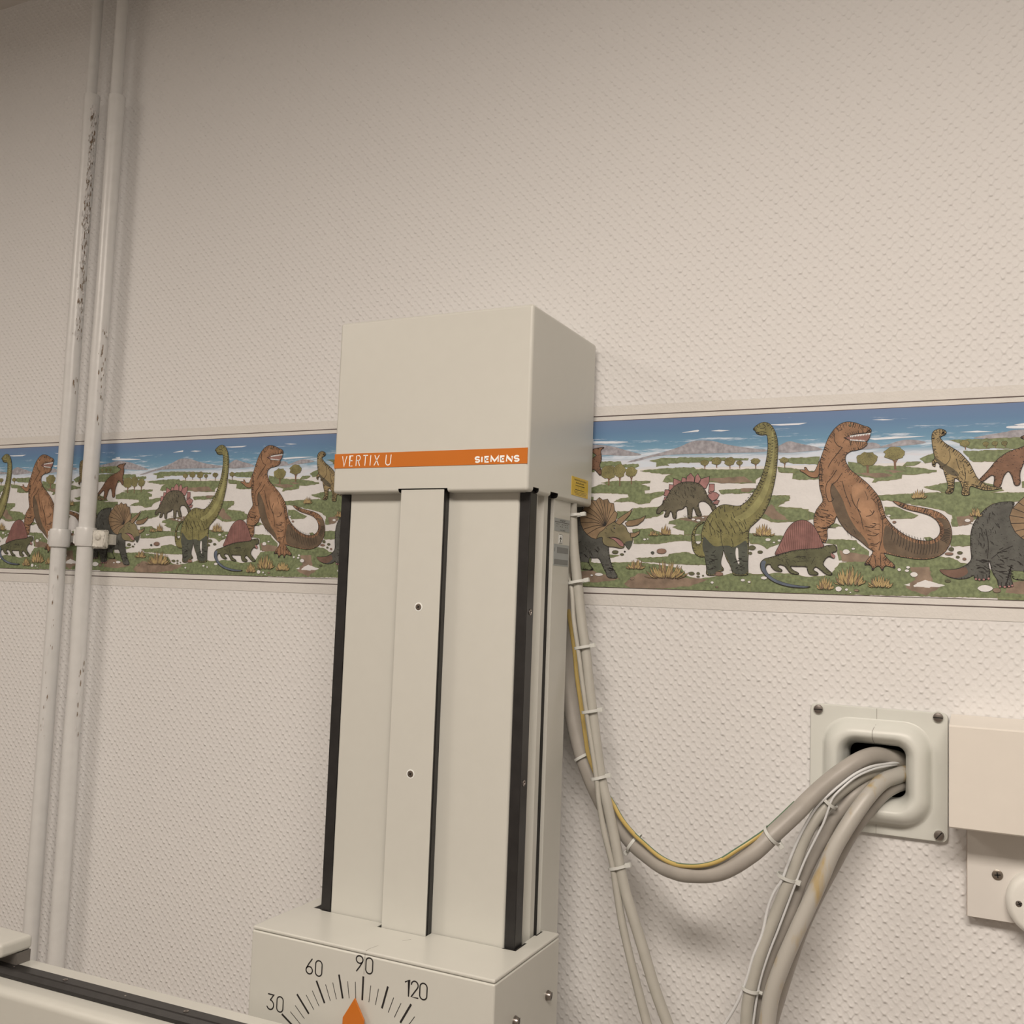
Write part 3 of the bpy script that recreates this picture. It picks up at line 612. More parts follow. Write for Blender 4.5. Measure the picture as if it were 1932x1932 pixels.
["p","rexdk",9,[[3814,842],[3883,777],[4021,664],[4172,608],[4306,602],[4395,643],[4446,731],[4439,828],[4350,924],[4483,884],[4515,780],[4519,700],[4497,604],[4439,515],[4351,461],[4232,440],[4097,450],[3961,471],[3815,511],[3784,645]],0,1,0,0],
["p","rexdk",9,[[3201,1347],[3250,1279],[3332,1143],[3398,942],[3494,775],[3589,676],[3653,545],[3542,643],[3383,758],[3302,867],[3253,976],[3204,1111]],0,1,0,0],
["p","rexlt",9,[[3427,1277],[3521,1342],[3633,1207],[3712,1041],[3744,859],[3745,694],[3761,530],[3715,513],[3683,644],[3620,809],[3524,975],[3460,1109]],0,1,0,0],
["p","mouth",10,[[3358,1869],[3422,1892],[3501,1911],[3644,1912],[3636,1859],[3605,1814],[3486,1824],[3406,1836]],1,0,0,0],
["p","tooth",11,[[3412,1890],[3431,1891],[3424,1865]],0,0,0,0],
["p","tooth",11,[[3414,1833],[3430,1832],[3422,1854]],0,0,0,0],
["p","tooth",11,[[3430,1892],[3449,1893],[3441,1866]],0,0,0,0],
["p","tooth",11,[[3430,1831],[3446,1830],[3438,1853]],0,0,0,0],
["p","tooth",11,[[3448,1894],[3467,1895],[3459,1868]],0,0,0,0],
["p","tooth",11,[[3446,1829],[3462,1829],[3454,1851]],0,0,0,0],
["p","tooth",11,[[3466,1896],[3485,1897],[3477,1870]],0,0,0,0],
["p","tooth",11,[[3462,1827],[3478,1827],[3470,1849]],0,0,0,0],
["p","tooth",11,[[3484,1898],[3503,1899],[3495,1872]],0,0,0,0],
["p","tooth",11,[[3478,1825],[3494,1825],[3486,1847]],0,0,0,0],
["p","tooth",11,[[3502,1900],[3521,1901],[3513,1874]],0,0,0,0],
["p","tooth",11,[[3494,1824],[3510,1823],[3502,1845]],0,0,0,0],
["p","tooth",11,[[3520,1902],[3539,1903],[3531,1876]],0,0,0,0],
["p","tooth",11,[[3510,1822],[3526,1821],[3518,1843]],0,0,0,0],
["p","tooth",11,[[3537,1903],[3556,1904],[3549,1878]],0,0,0,0],
["p","tooth",11,[[3526,1820],[3542,1819],[3534,1842]],0,0,0,0],
["p","tooth",11,[[3555,1905],[3574,1906],[3567,1880]],0,0,0,0],
["p","tooth",11,[[3542,1818],[3557,1818],[3549,1840]],0,0,0,0],
["p","tooth",11,[[3573,1907],[3592,1908],[3584,1881]],0,0,0,0],
["p","tooth",11,[[3557,1816],[3573,1816],[3565,1838]],0,0,0,0],
["p","tooth",11,[[3591,1909],[3610,1910],[3602,1883]],0,0,0,0],
["p","tooth",11,[[3573,1815],[3589,1814],[3581,1836]],0,0,0,0],
["p","tooth",11,[[3609,1911],[3627,1912],[3620,1885]],0,0,0,0],
["p","tooth",11,[[3626,1913],[3645,1914],[3637,1887]],0,0,0,0],
["e","ink",11,[[3413,2014]],16,16,0],
["e","lite",12,[[3413,2016]],9,9,0],
["e","ink",13,[[3413,2014]],5,5,0],
["l","ink",12,[[3236,1924],[3232,1839],[3278,1769],[3327,1751]],5],
["l","ink",12,[[3327,1751],[3263,1668],[3199,1585],[3167,1518]],5],
["l","ink",12,[[3265,1482],[3201,1381],[3153,1331],[3137,1247],[3155,1145],[3179,1102]],5],
["l","ink",12,[[3329,1446],[3266,1346],[3202,1297],[3195,1212],[3228,1127]],5],
["l","ink",12,[[3179,1102],[3220,1111],[3236,1144]],5],
["l","ink",12,[[3427,1193],[3460,1075],[3540,975]],5],
["l","ink",12,[[3523,1142],[3492,1042],[3540,942],[3573,776]],5],
["l","ink",12,[[3727,1123],[3743,1007],[3790,892],[3784,678],[3746,530]],5],
["l","ink",12,[[3330,1345],[3363,1210],[3429,1042]],5],
["l","ink",12,[[3603,925],[3666,941],[3696,991]],5],
["l","ink",12,[[3588,809],[3667,793],[3713,826]],5],
["l","ink",12,[[3620,710],[3698,694],[3745,727]],5],
["l","ink",12,[[3652,611],[3714,595],[3753,628]],5],
["l","ink",12,[[3700,464],[3716,349]],5],
["l","ink",12,[[3762,481],[3770,350]],5],
["l","ink",12,[[3669,463],[3638,380]],5],
["l","ink",12,[[3342,1869],[3406,1836]],5],
["l","ink",12,[[3564,1988],[3596,1978]],5],
["l","ink",12,[[3293,1956],[3325,1972]],5],
["l","ink",12,[[3068,1622],[3102,1485],[3087,1349]],5],
["l","ink",12,[[3207,808],[3110,774],[3061,807]],5],
["l","ink",12,[[3043,942],[3108,909],[3189,942]],5],
["l","ink",12,[[3091,1010],[3172,993]],5],
["l","ink",12,[[3883,830],[3896,740],[3878,650]],4],
["l","ink",12,[[3915,806],[3927,716],[3909,624]],4],
["l","ink",12,[[3946,783],[3959,693],[3941,599]],4],
["l","ink",12,[[3978,763],[3990,673],[3972,577]],4],
["l","ink",12,[[4009,744],[4022,655],[4004,557]],4],
["l","ink",12,[[4040,728],[4053,639],[4035,539]],4],
["l","ink",12,[[4072,714],[4084,625],[4066,523]],4],
["l","ink",12,[[4103,702],[4115,613],[4098,509]],4],
["l","ink",12,[[4134,692],[4146,603],[4129,497]],4],
["l","ink",12,[[4165,683],[4177,595],[4160,491]],4],
["l","ink",12,[[4196,677],[4208,589],[4190,488]],4],
["l","ink",12,[[4227,673],[4239,585],[4221,486]],4],
["l","ink",12,[[4258,671],[4270,583],[4252,486]],4],
["l","ink",12,[[4288,672],[4300,583],[4283,489]],4],
["l","ink",12,[[4319,674],[4331,585],[4313,493]],4],
["l","ink",12,[[4349,678],[4361,590],[4344,499]],4],
["l","ink",12,[[4380,684],[4392,596],[4374,507]],4],
["l","ink",12,[[4409,792],[4461,772],[4515,796]],4],
["l","ink",12,[[4409,776],[4461,755],[4514,774]],4],
["l","ink",12,[[4408,760],[4461,737],[4512,752]],4],
["l","ink",12,[[4408,744],[4461,720],[4509,730]],4],
["l","ink",12,[[4406,728],[4461,703],[4504,708]],4],
["l","ink",12,[[4405,712],[4461,686],[4498,686]],4],
["l","ink",12,[[4403,696],[4461,669],[4490,664]],4],
["l","ink",12,[[4400,680],[4461,652],[4481,642]],4],
["l","ink",12,[[4398,664],[4461,635],[4471,620]],4],
["e","ink",11,[[3599,366]],14,15,0],
["e","ink",11,[[3681,307]],14,15,0],
["e","ink",11,[[3786,305]],14,14,0],
["e","ink",11,[[3913,337]],13,14,0],
["l","ink",12,[[3587,1224],[3601,1194],[3606,1164]],3],
["l","ink",12,[[3654,1137],[3681,1128],[3700,1120]],3],
["l","ink",12,[[3705,1170],[3719,1146],[3725,1122]],3],
["l","ink",12,[[3643,1002],[3663,978],[3674,955]],3],
["l","ink",12,[[3681,1117],[3704,1092],[3718,1066]],3],
["l","ink",12,[[3683,999],[3683,980],[3677,960]],3],
["l","ink",12,[[3618,1164],[3619,1143],[3614,1122]],3],
["l","ink",12,[[3664,584],[3699,580],[3724,576]],3],
["l","ink",12,[[3639,588],[3660,594],[3674,600]],3],
["l","ink",12,[[3693,836],[3730,836],[3756,835]],3],
["l","ink",12,[[3674,843],[3694,843],[3709,843]],3],
["l","ink",12,[[3679,733],[3707,725],[3728,718]],3],
["l","ink",12,[[3696,773],[3730,773],[3754,773]],3],
["l","ink",12,[[3621,762],[3646,753],[3664,745]],3],
["l","ink",12,[[3647,821],[3679,815],[3702,809]],3],
["l","ink",12,[[3655,798],[3688,794],[3712,790]],3],
["l","ink",12,[[3624,663],[3645,659],[3659,655]],3],
["l","ink",12,[[3298,1582],[3294,1557],[3281,1533]],3],
["l","ink",12,[[3334,1621],[3334,1599],[3326,1576]],3],
["l","ink",12,[[3268,1610],[3258,1588],[3240,1567]],3],
["l","ink",12,[[3284,1686],[3274,1679],[3258,1672]],3],
["l","ink",12,[[3231,1478],[3221,1453],[3203,1427]],3],
["l","ink",12,[[3100,793],[3128,793],[3148,793]],4],
["l","ink",12,[[3151,849],[3175,846],[3192,842]],4],
["l","ink",12,[[3110,969],[3152,956],[3182,944]],4],
["l","ink",12,[[3090,888],[3115,880],[3133,872]],4],
["l","ink",12,[[3079,926],[3101,927],[3117,928]],4],
["l","ink",12,[[3154,884],[3184,874],[3206,864]],4],
["l","ink",12,[[3156,906],[3191,900],[3216,895]],4],
["l","ink",12,[[3147,907],[3174,920],[3193,933]],4],
["l","ink",12,[[3186,800],[3229,794],[3260,787]],4],
["l","ink",12,[[3188,955],[3215,939],[3233,924]],4],
["l","ink",12,[[3363,833],[3380,816],[3390,799]],3],
["l","ink",12,[[3460,777],[3477,747],[3485,717]],3],
["l","ink",12,[[3491,868],[3504,856],[3512,844]],3],
["l","ink",12,[[3421,725],[3438,698],[3446,670]],3],
["l","ink",12,[[3386,751],[3399,726],[3404,701]],3],
["l","ink",12,[[3432,922],[3457,905],[3474,889]],3],
["l","ink",11,[[4855,620],[4859,603],[4858,587]],4],
["l","ink",11,[[4969,846],[4983,830],[4991,813]],4],
["l","ink",11,[[4966,769],[4972,751],[4972,732]],4],
["l","ink",11,[[4914,956],[4911,933],[4902,910]],4],
["l","ink",11,[[4813,626],[4819,609],[4820,592]],4],
["l","ink",11,[[4938,966],[4955,950],[4966,934]],4],
["l","ink",11,[[4995,817],[5004,805],[5009,792]],4],
["l","ink",11,[[4937,978],[4943,959],[4944,940]],4],
["l","ink",11,[[4833,969],[4841,946],[4842,923]],4],
["l","ink",11,[[4781,875],[4789,858],[4793,841]],4],
["l","ink",11,[[4792,927],[4799,916],[4803,905]],4],
["l","ink",11,[[4917,649],[4931,631],[4938,613]],4],
["l","ink",11,[[4892,590],[4899,571],[4900,553]],4],
["l","ink",11,[[4877,727],[4882,713],[4883,699]],4],
["l","ink",11,[[4850,689],[4855,671],[4855,652]],4],
["l","ink",11,[[4799,654],[4804,634],[4802,613]],4],
["l","ink",11,[[4881,558],[4881,542],[4877,525]],4],
["l","ink",11,[[4836,738],[4843,714],[4843,690]],4],
["l","ink",11,[[4855,749],[4863,730],[4865,711]],4],
["l","ink",11,[[4820,628],[4830,603],[4832,578]],4],
["l","ink",11,[[4907,921],[4909,903],[4907,886]],4],
["l","ink",11,[[4934,640],[4947,623],[4954,606]],4],
["l","ink",11,[[4993,844],[5005,821],[5011,798]],4],
["l","ink",11,[[4914,781],[4924,762],[4927,743]],4],
["l","ink",11,[[4836,840],[4848,826],[4855,811]],4],
["l","ink",11,[[4817,734],[4828,721],[4835,708]],4],
["l","ink",11,[[4950,807],[4944,789],[4932,771]],4],
["l","ink",11,[[4864,548],[4873,530],[4876,511]],4],
["l","ink",11,[[4810,713],[4809,697],[4804,681]],4],
["l","ink",11,[[4828,769],[4835,748],[4836,728]],4],
["l","ink",11,[[4807,736],[4810,724],[4808,711]],4],
["l","ink",11,[[4807,806],[4826,787],[4838,769]],4],
["l","ink",11,[[4885,896],[4893,870],[4894,844]],4],
["l","ink",11,[[4845,604],[4848,584],[4845,565]],4],
["l","ink",11,[[4987,527],[5018,522],[5040,518]],4],
["l","ink",11,[[5007,303],[5030,303],[5047,303]],4],
["l","ink",11,[[5008,303],[5039,307],[5061,311]],4],
["l","ink",11,[[5013,440],[5034,435],[5049,431]],4],
["l","ink",11,[[4949,375],[4964,368],[4975,361]],4],
["l","ink",11,[[5037,533],[5064,536],[5084,538]],4],
["l","ink",11,[[5009,554],[5031,566],[5046,577]],4],
["l","ink",11,[[4966,322],[4986,317],[5000,312]],4],
["l","ink",11,[[5004,272],[5028,254],[5043,235]],4],
["l","ink",11,[[4985,384],[5015,372],[5035,360]],4],
["l","ink",11,[[5053,458],[5079,463],[5097,469]],4],
["l","ink",11,[[5010,363],[5038,358],[5057,352]],4],
["l","ink",11,[[5035,464],[5066,457],[5088,450]],4],
["l","ink",11,[[5020,446],[5043,426],[5058,406]],4],
["l","ink",11,[[5110,447],[5142,443],[5165,439]],4],
["l","ink",11,[[5039,288],[5074,286],[5099,284]],4],
["l","ink",11,[[5019,484],[5039,484],[5053,484]],4],
["l","ink",11,[[4985,492],[4999,478],[5007,464]],4],
["l","ink",11,[[5014,447],[5031,440],[5042,434]],4],
["l","ink",11,[[5086,378],[5115,368],[5135,357]],4],
["l","ink",11,[[4844,420],[4872,423],[4893,426]],4],
["l","ink",11,[[4774,378],[4797,373],[4814,367]],4],
["l","ink",11,[[4873,352],[4898,343],[4916,334]],4],
["l","ink",11,[[4865,438],[4891,425],[4908,413]],4],
["l","ink",11,[[4825,294],[4852,292],[4871,289]],4],
["l","ink",11,[[4847,342],[4867,329],[4880,315]],4],
["l","ink",11,[[4827,440],[4845,440],[4859,440]],4],
["l","ink",11,[[4820,420],[4839,426],[4852,432]],4],
["l","ink",11,[[4806,421],[4827,413],[4843,405]],4],
["l","ink",11,[[4832,408],[4863,412],[4885,416]],4],
["l","ink",11,[[4850,372],[4868,361],[4880,350]],4],
["l","ink",11,[[4870,306],[4900,307],[4922,307]],4],
["l","ink",11,[[4838,430],[4859,432],[4875,433]],4],
["l","ink",11,[[4806,302],[4830,304],[4847,306]],4],
["l","ink",11,[[4813,356],[4844,346],[4865,336]],4],
["l","ink",11,[[4781,339],[4807,346],[4826,353]],4],
["l","ink",11,[[5204,518],[5218,501],[5226,485]],4],
["l","ink",11,[[5355,475],[5373,463],[5385,451]],4],
["l","ink",11,[[5367,522],[5386,499],[5397,476]],4],
["l","ink",11,[[5377,528],[5396,505],[5406,483]],4],
["l","ink",11,[[5251,476],[5267,453],[5274,430]],4],
["l","ink",11,[[5197,427],[5209,408],[5214,389]],4],
["l","ink",11,[[5293,437],[5307,416],[5313,396]],4],
["l","ink",11,[[5269,480],[5288,446],[5294,412]],4],
["l","ink",11,[[5204,419],[5228,399],[5242,378]],4],
["l","ink",11,[[5339,493],[5371,476],[5394,458]],4],
["l","ink",11,[[5267,413],[5283,395],[5292,377]],4],
["l","ink",11,[[5360,477],[5377,463],[5387,448]],4],
["l","ink",11,[[5183,431],[5207,410],[5222,390]],4],
["l","ink",11,[[5271,409],[5289,379],[5295,349]],4],
["l","ink",11,[[5549,216],[5580,221],[5602,226]],4],
["l","ink",11,[[5478,214],[5495,222],[5506,229]],4],
["l","ink",11,[[5583,228],[5612,227],[5634,225]],4],
["l","ink",11,[[5575,277],[5600,273],[5618,269]],4],
["l","ink",11,[[5546,251],[5580,238],[5604,224]],4],
["l","ink",11,[[5561,249],[5580,250],[5593,251]],4],
["l","ink",11,[[5520,250],[5545,248],[5562,245]],4],
["l","ink",11,[[5543,262],[5578,248],[5602,234]],4],
["l","ink",11,[[5553,187],[5572,190],[5586,192]],4],
["l","ink",11,[[5525,230],[5553,222],[5572,213]],4],
["l","ink",11,[[5572,318],[5589,314],[5602,310]],4],
["l","ink",11,[[5490,291],[5520,291],[5542,292]],4],
["l","ink",11,[[4556,1407],[4568,1397],[4575,1387]],3],
["l","ink",11,[[4526,1438],[4540,1435],[4550,1433]],3],
["l","ink",11,[[4657,1426],[4664,1406],[4665,1386]],3],
["l","ink",11,[[4600,1431],[4606,1421],[4608,1410]],3],
["l","ink",11,[[4615,1436],[4628,1429],[4637,1422]],3],
["l","ink",11,[[4693,1432],[4700,1422],[4703,1412]],3],
["l","ink",11,[[4631,1411],[4644,1400],[4651,1389]],3],
["l","ink",11,[[4580,1379],[4591,1365],[4597,1350]],3],
["l","ink",11,[[4679,1523],[4691,1510],[4697,1497]],3],
["l","ink",11,[[4648,1551],[4669,1541],[4684,1530]],3],
["l","ink",11,[[4602,1562],[4614,1551],[4621,1540]],3],
["l","ink",11,[[4632,1447],[4635,1434],[4635,1422]],3],
["l","ink",11,[[4608,1376],[4622,1361],[4632,1346]],3],
["l","ink",11,[[4598,1476],[4606,1466],[4610,1457]],3],
["l","ink",11,[[4512,1242],[4532,1230],[4545,1218]],3],
["l","ink",11,[[4500,1225],[4517,1234],[4528,1242]],3],
["l","ink",11,[[4495,1270],[4518,1279],[4534,1288]],3],
["l","ink",11,[[4519,1244],[4535,1247],[4546,1250]],3],
["l","ink",11,[[4491,1330],[4504,1321],[4512,1313]],3],
["l","ink",11,[[4483,1207],[4503,1210],[4518,1212]],3],
["l","ink",11,[[4475,1256],[4496,1253],[4511,1249]],3],
["l","ink",11,[[4525,1289],[4537,1297],[4545,1306]],3],
["l","ink",11,[[4674,1297],[4683,1287],[4688,1276]],3],
["l","ink",11,[[4643,1280],[4668,1271],[4685,1261]],3],
["l","ink",11,[[4652,1241],[4673,1239],[4689,1238]],3],
["l","ink",11,[[4645,1216],[4661,1211],[4673,1206]],3],
["l","ink",11,[[4654,1234],[4675,1218],[4689,1202]],3],
["l","ink",11,[[4648,1287],[4663,1286],[4674,1286]],3],
["l","ink",11,[[4677,1298],[4691,1294],[4702,1290]],3],
["l","ink",11,[[4658,1319],[4674,1316],[4686,1314]],3],
["l","ink",8,[[1440,1297],[1454,1280],[1461,1262]],3],
["l","ink",8,[[1444,1302],[1455,1294],[1462,1286]],3],
["l","ink",8,[[1287,1241],[1292,1226],[1292,1210]],3],
["l","ink",8,[[1505,1221],[1508,1204],[1505,1188]],3],
["l","ink",8,[[1277,1220],[1300,1207],[1316,1194]],3],
["l","ink",8,[[1535,1277],[1533,1257],[1525,1238]],3],
["l","ink",8,[[1269,1259],[1283,1241],[1291,1223]],3],
["l","ink",8,[[1326,1243],[1328,1230],[1325,1218]],3],
["l","ink",8,[[1499,1196],[1517,1180],[1528,1164]],3],
["l","ink",8,[[1361,1127],[1371,1114],[1377,1100]],3],
["l","ink",8,[[1404,1264],[1415,1241],[1418,1217]],3],
["l","ink",8,[[1522,1291],[1542,1274],[1554,1257]],3],
["l","ink",8,[[1403,1326],[1411,1302],[1412,1279]],3],
["l","ink",8,[[1428,1117],[1430,1098],[1425,1079]],3],
["l","ink",8,[[1407,1229],[1419,1211],[1425,1192]],3],
["l","ink",8,[[1540,1298],[1546,1279],[1546,1259]],3],
["l","ink",8,[[1373,1208],[1386,1189],[1392,1169]],3],
["l","ink",8,[[1306,1155],[1318,1143],[1324,1132]],3],
["l","ink",8,[[1386,1176],[1398,1166],[1406,1156]],3],
["l","ink",8,[[1314,1311],[1327,1300],[1335,1289]],3],
["l","ink",8,[[1530,1198],[1533,1177],[1528,1156]],3],
["l","ink",8,[[1321,1196],[1339,1183],[1350,1170]],3],
["l","ink",8,[[1488,1269],[1501,1246],[1506,1223]],3],
["l","ink",8,[[1426,1214],[1426,1201],[1422,1188]],3],
["l","ink",8,[[1294,1270],[1301,1250],[1302,1231]],3],
["l","ink",8,[[1329,1312],[1334,1291],[1333,1270]],3],
["l","ink",8,[[1521,1201],[1522,1186],[1518,1170]],3],
["l","ink",8,[[1491,1309],[1514,1295],[1530,1280]],3],
["l","ink",8,[[1435,1135],[1438,1122],[1437,1110]],3],
["l","ink",8,[[1438,1189],[1447,1178],[1452,1167]],3],
["l","ink",11,[[2027,721],[2030,695],[2024,670]],3],
["l","ink",11,[[2005,952],[2011,927],[2008,902]],3],
["l","ink",11,[[2101,894],[2116,884],[2126,875]],3],
["l","ink",11,[[1979,798],[1995,788],[2006,777]],3],
["l","ink",11,[[1851,745],[1862,732],[1868,720]],3],
["l","ink",11,[[1827,755],[1845,741],[1857,727]],3],
["l","ink",11,[[2049,740],[2066,723],[2077,707]],3],
["l","ink",11,[[2116,859],[2119,844],[2117,829]],3],
["l","ink",11,[[1947,957],[1959,937],[1964,917]],3],
["l","ink",11,[[1843,713],[1854,685],[1856,657]],3],
["l","ink",11,[[1866,764],[1891,746],[1906,728]],3],
["l","ink",11,[[1848,861],[1858,843],[1862,825]],3],
["l","ink",11,[[2016,916],[2020,898],[2018,880]],3],
["l","ink",11,[[1913,859],[1921,841],[1923,824]],3],
["l","ink",11,[[1798,308],[1818,300],[1832,292]],4],
["l","ink",11,[[1778,375],[1799,374],[1815,374]],4],
["l","ink",11,[[1761,367],[1777,366],[1788,364]],4],
["l","ink",11,[[1761,270],[1783,275],[1798,279]],4],
["l","ink",11,[[1745,361],[1767,357],[1783,352]],4],
["l","ink",11,[[1741,351],[1755,338],[1763,324]],4],
["l","ink",11,[[1811,390],[1833,390],[1850,391]],4],
["l","ink",11,[[1766,443],[1791,441],[1810,440]],4],
["l","ink",11,[[1802,419],[1817,419],[1829,419]],4],
["l","ink",11,[[1763,441],[1794,441],[1816,441]],4],
["l","ink",11,[[1786,469],[1808,487],[1821,504]],4],
["l","ink",11,[[1779,390],[1799,371],[1811,352]],4],
["l","ink",11,[[1704,297],[1726,291],[1741,286]],4],
["l","ink",11,[[1756,270],[1776,269],[1791,268]],4],
["l","ink",11,[[1747,398],[1763,394],[1775,391]],4],
["l","ink",11,[[1716,274],[1745,264],[1766,255]],4],
["l","ink",11,[[2110,322],[2133,312],[2149,303]],4],
["l","ink",11,[[2128,295],[2154,311],[2171,327]],4],
["l","ink",11,[[2117,344],[2137,341],[2150,338]],4],
["l","ink",11,[[2107,406],[2133,397],[2152,388]],4],
["l","ink",11,[[2135,270],[2149,263],[2159,255]],4],
["l","ink",11,[[2148,278],[2169,279],[2184,279]],4],
["l","ink",11,[[2078,278],[2094,288],[2104,298]],4],
["l","ink",11,[[2077,360],[2100,367],[2116,374]],4],
["l","ink",11,[[2104,378],[2117,383],[2127,388]],4],
["l","ink",11,[[2111,410],[2135,407],[2152,404]],4],
["l","ink",11,[[2062,400],[2076,395],[2086,389]],4],
["l","ink",11,[[2079,291],[2094,289],[2105,286]],4],
["l","ink",11,[[2096,263],[2116,269],[2130,275]],4],
["l","ink",11,[[2053,353],[2081,367],[2100,380]],4],
["l","ink",11,[[2167,373],[2198,373],[2220,373]],4],
["l","ink",11,[[2146,301],[2173,296],[2192,290]],4],
["l","ink",12,[[2673,435],[2694,427],[2710,419]],3],
["l","ink",12,[[2818,446],[2837,446],[2851,445]],3],
["l","ink",12,[[2648,428],[2662,425],[2673,422]],3],
["l","ink",12,[[2876,420],[2891,414],[2901,407]],3],
["l","ink",12,[[2877,438],[2902,436],[2921,435]],3],
["l","ink",12,[[2774,393],[2793,380],[2805,366]],3],
["l","ink",12,[[2675,408],[2703,404],[2723,400]],3],
["l","ink",12,[[2625,414],[2640,408],[2651,402]],3],
["l","ink",12,[[2813,425],[2827,423],[2837,422]],3],
["l","ink",12,[[2944,424],[2965,429],[2980,433]],3],
["l","ink",12,[[2810,438],[2836,438],[2854,437]],3],
["l","ink",12,[[2675,451],[2693,450],[2706,449]],3],
["l","ink",12,[[2843,437],[2856,430],[2865,422]],3],
["l","ink",12,[[2898,422],[2921,415],[2937,408]],3],
["p","sail",9,[[2534,445],[2616,600],[2681,755],[2747,840],[2830,883],[2912,883],[2995,832],[3062,723],[3112,605],[3136,569],[3080,546],[2949,536],[2784,517],[2651,481]],1,1,0,0],
["l","inkr",10,[[2559,481],[2573,479],[2601,466]],4],
["l","inkr",10,[[2583,527],[2597,504],[2624,470]],4],
["l","inkr",10,[[2607,573],[2621,528],[2646,474]],4],
["l","inkr",10,[[2632,626],[2644,557],[2669,477]],4],
["l","inkr",10,[[2656,683],[2668,587],[2691,481]],4],
["l","inkr",10,[[2680,740],[2692,617],[2714,485]],4],
["l","inkr",10,[[2704,774],[2715,636],[2736,488]],4],
["l","inkr",10,[[2728,805],[2739,654],[2759,492]],4],
["l","inkr",10,[[2752,833],[2763,669],[2781,496]],4],
["l","inkr",10,[[2777,846],[2786,677],[2803,499]],4],
["l","inkr",10,[[2801,858],[2810,685],[2826,503]],4],
["l","inkr",10,[[2826,871],[2834,694],[2848,507]],4],
["l","inkr",10,[[2850,873],[2858,696],[2870,510]],4],
["l","inkr",10,[[2875,873],[2881,698],[2892,514]],4],
["l","inkr",10,[[2899,873],[2905,700],[2914,517]],4],
["l","inkr",10,[[2924,866],[2929,698],[2937,521]],4],
["l","inkr",10,[[2948,851],[2952,693],[2959,525]],4],
["l","inkr",10,[[2973,836],[2976,687],[2981,528]],4],
["l","inkr",10,[[2997,819],[2999,680],[3003,532]],4],
["l","inkr",10,[[3022,779],[3023,662],[3025,535]],4],
["l","inkr",10,[[3046,738],[3047,644],[3047,539]],4],
["l","inkr",10,[[3071,691],[3070,622],[3068,543]],4],
["l","inkr",10,[[3095,633],[3094,595],[3090,546]],4],
["l","inkr",10,[[3120,583],[3117,571],[3112,550]],4],
["p","green2",10,[[2501,427],[2618,463],[2784,517],[2949,536],[3096,546],[3160,581],[3257,587],[3281,549],[3274,507],[3210,492],[3261,456],[3242,423],[3186,452],[3146,421],[3114,353],[3180,288],[3231,247],[3212,222],[3148,237],[3074,302],[3033,327],[3001,284],[3070,249],[3059,223],[2961,224],[2936,283],[2935,325],[2787,322],[2737,329],[2763,279],[2843,243],[2830,223],[2738,236],[2696,294],[2670,328],[2603,343],[2587,309],[2646,276],[2638,255],[2562,262],[2511,307],[2502,341],[2460,341],[2438,289],[2473,221],[2555,158],[2707,108],[2872,87],[2995,86],[2922,65],[2757,67],[2590,104],[2471,169],[2384,270],[2374,356],[2424,409]],1,1,0,3],
["p","blue",11,[[2451,375],[2434,323],[2438,289],[2473,221],[2555,158],[2707,108],[2872,87],[2971,83],[2922,70],[2757,72],[2590,109],[2471,175],[2391,270],[2383,356],[2416,391]],0,1,0,0],
["p","pink",12,[[3210,489],[3261,456],[3242,426],[3210,456]],0,0,0,0],
["l","ink",12,[[3185,556],[3209,564]],4],
["l","ink",12,[[2686,396],[2720,329]],4],
["l","ink",12,[[3016,419],[2984,351]],4],
["l","ink",12,[[2786,432],[2917,442]],4],
["l","ink",12,[[2819,382],[2951,392]],4],
["l","ink",12,[[2585,411],[2653,387]],4],
["c","gold",12,[[1008,675],[1073,676],[1006,756]],6],
["c","gold",12,[[1166,681],[1243,681],[1163,826]],8],
["c","gold",12,[[779,236],[908,238],[775,385]],8],
["c","gold",12,[[1198,124],[1477,131],[1192,366]],18],
["c","gold",12,[[2412,677],[2541,678],[2410,833]],10],
["c","gold",12,[[4178,1123],[4262,1123],[4177,1246]],8],
["c","gold",12,[[4773,916],[4833,916],[4773,1043]],6],
["c","gold",12,[[3150,45],[3250,48],[3148,212]],8],
["c","gold",12,[[3428,103],[3605,109],[3426,351]],12],
["c","gold",12,[[3764,89],[3902,93],[3763,252]],10],
["e","green2",6,[[496,463]],45,23,1],
["e","green2",6,[[588,433]],27,13,1],
["e","ink",6,[[625,471]],12,9,1],
["e","stone",6,[[1122,482]],69,33,1],
["e","dark",6,[[1002,460]],23,18,1],
["e","green2",6,[[1520,206]],37,21,1],
["e","green2",6,[[1605,210]],23,15,1],
["e","green2",6,[[1668,183]],12,9,1],
["e","green2",6,[[1606,170]],21,10,1],
["e","stone",6,[[1865,209]],60,26,1],
["e","green2",6,[[2274,541]],45,28,1],
["e","green2",6,[[2373,490]],31,17,1],
["e","green2",6,[[2254,473]],21,17,1],
["e","cream",6,[[1785,100]],21,16,1],
["e","cream",6,[[2167,139]],26,17,1],
["e","cream",6,[[2246,120]],19,14,1],
["e","cream",6,[[2424,174]],39,21,1],
["e","cream",6,[[272,164]],57,22,1],
["e","cream",6,[[175,151]],20,13,1],
["e","cream",6,[[890,631]],20,14,1],
["e","cream",6,[[932,637]],12,11,1],
["e","cream",6,[[2466,642]],34,19,1],
["e","cream",6,[[2601,632]],19,14,1],
["e","cream",6,[[2539,608]],17,11,1],
["e","cream",6,[[1527,890]],24,14,1],
["e","cream",6,[[1594,877]],30,14,1],
["e","cream",6,[[1653,912]],17,8,1],
["e","cream",6,[[1418,938]],18,9,1],
["e","soil",6,[[735,124]],31,20,1],
["e","soil",6,[[1846,47]],20,11,1],
["e","cream",6,[[3381,508]],42,29,1],
["e","cream",6,[[3461,543]],21,13,1],
["e","cream",6,[[3299,66]],38,30,1],
["e","cream",6,[[3389,61]],19,15,1],
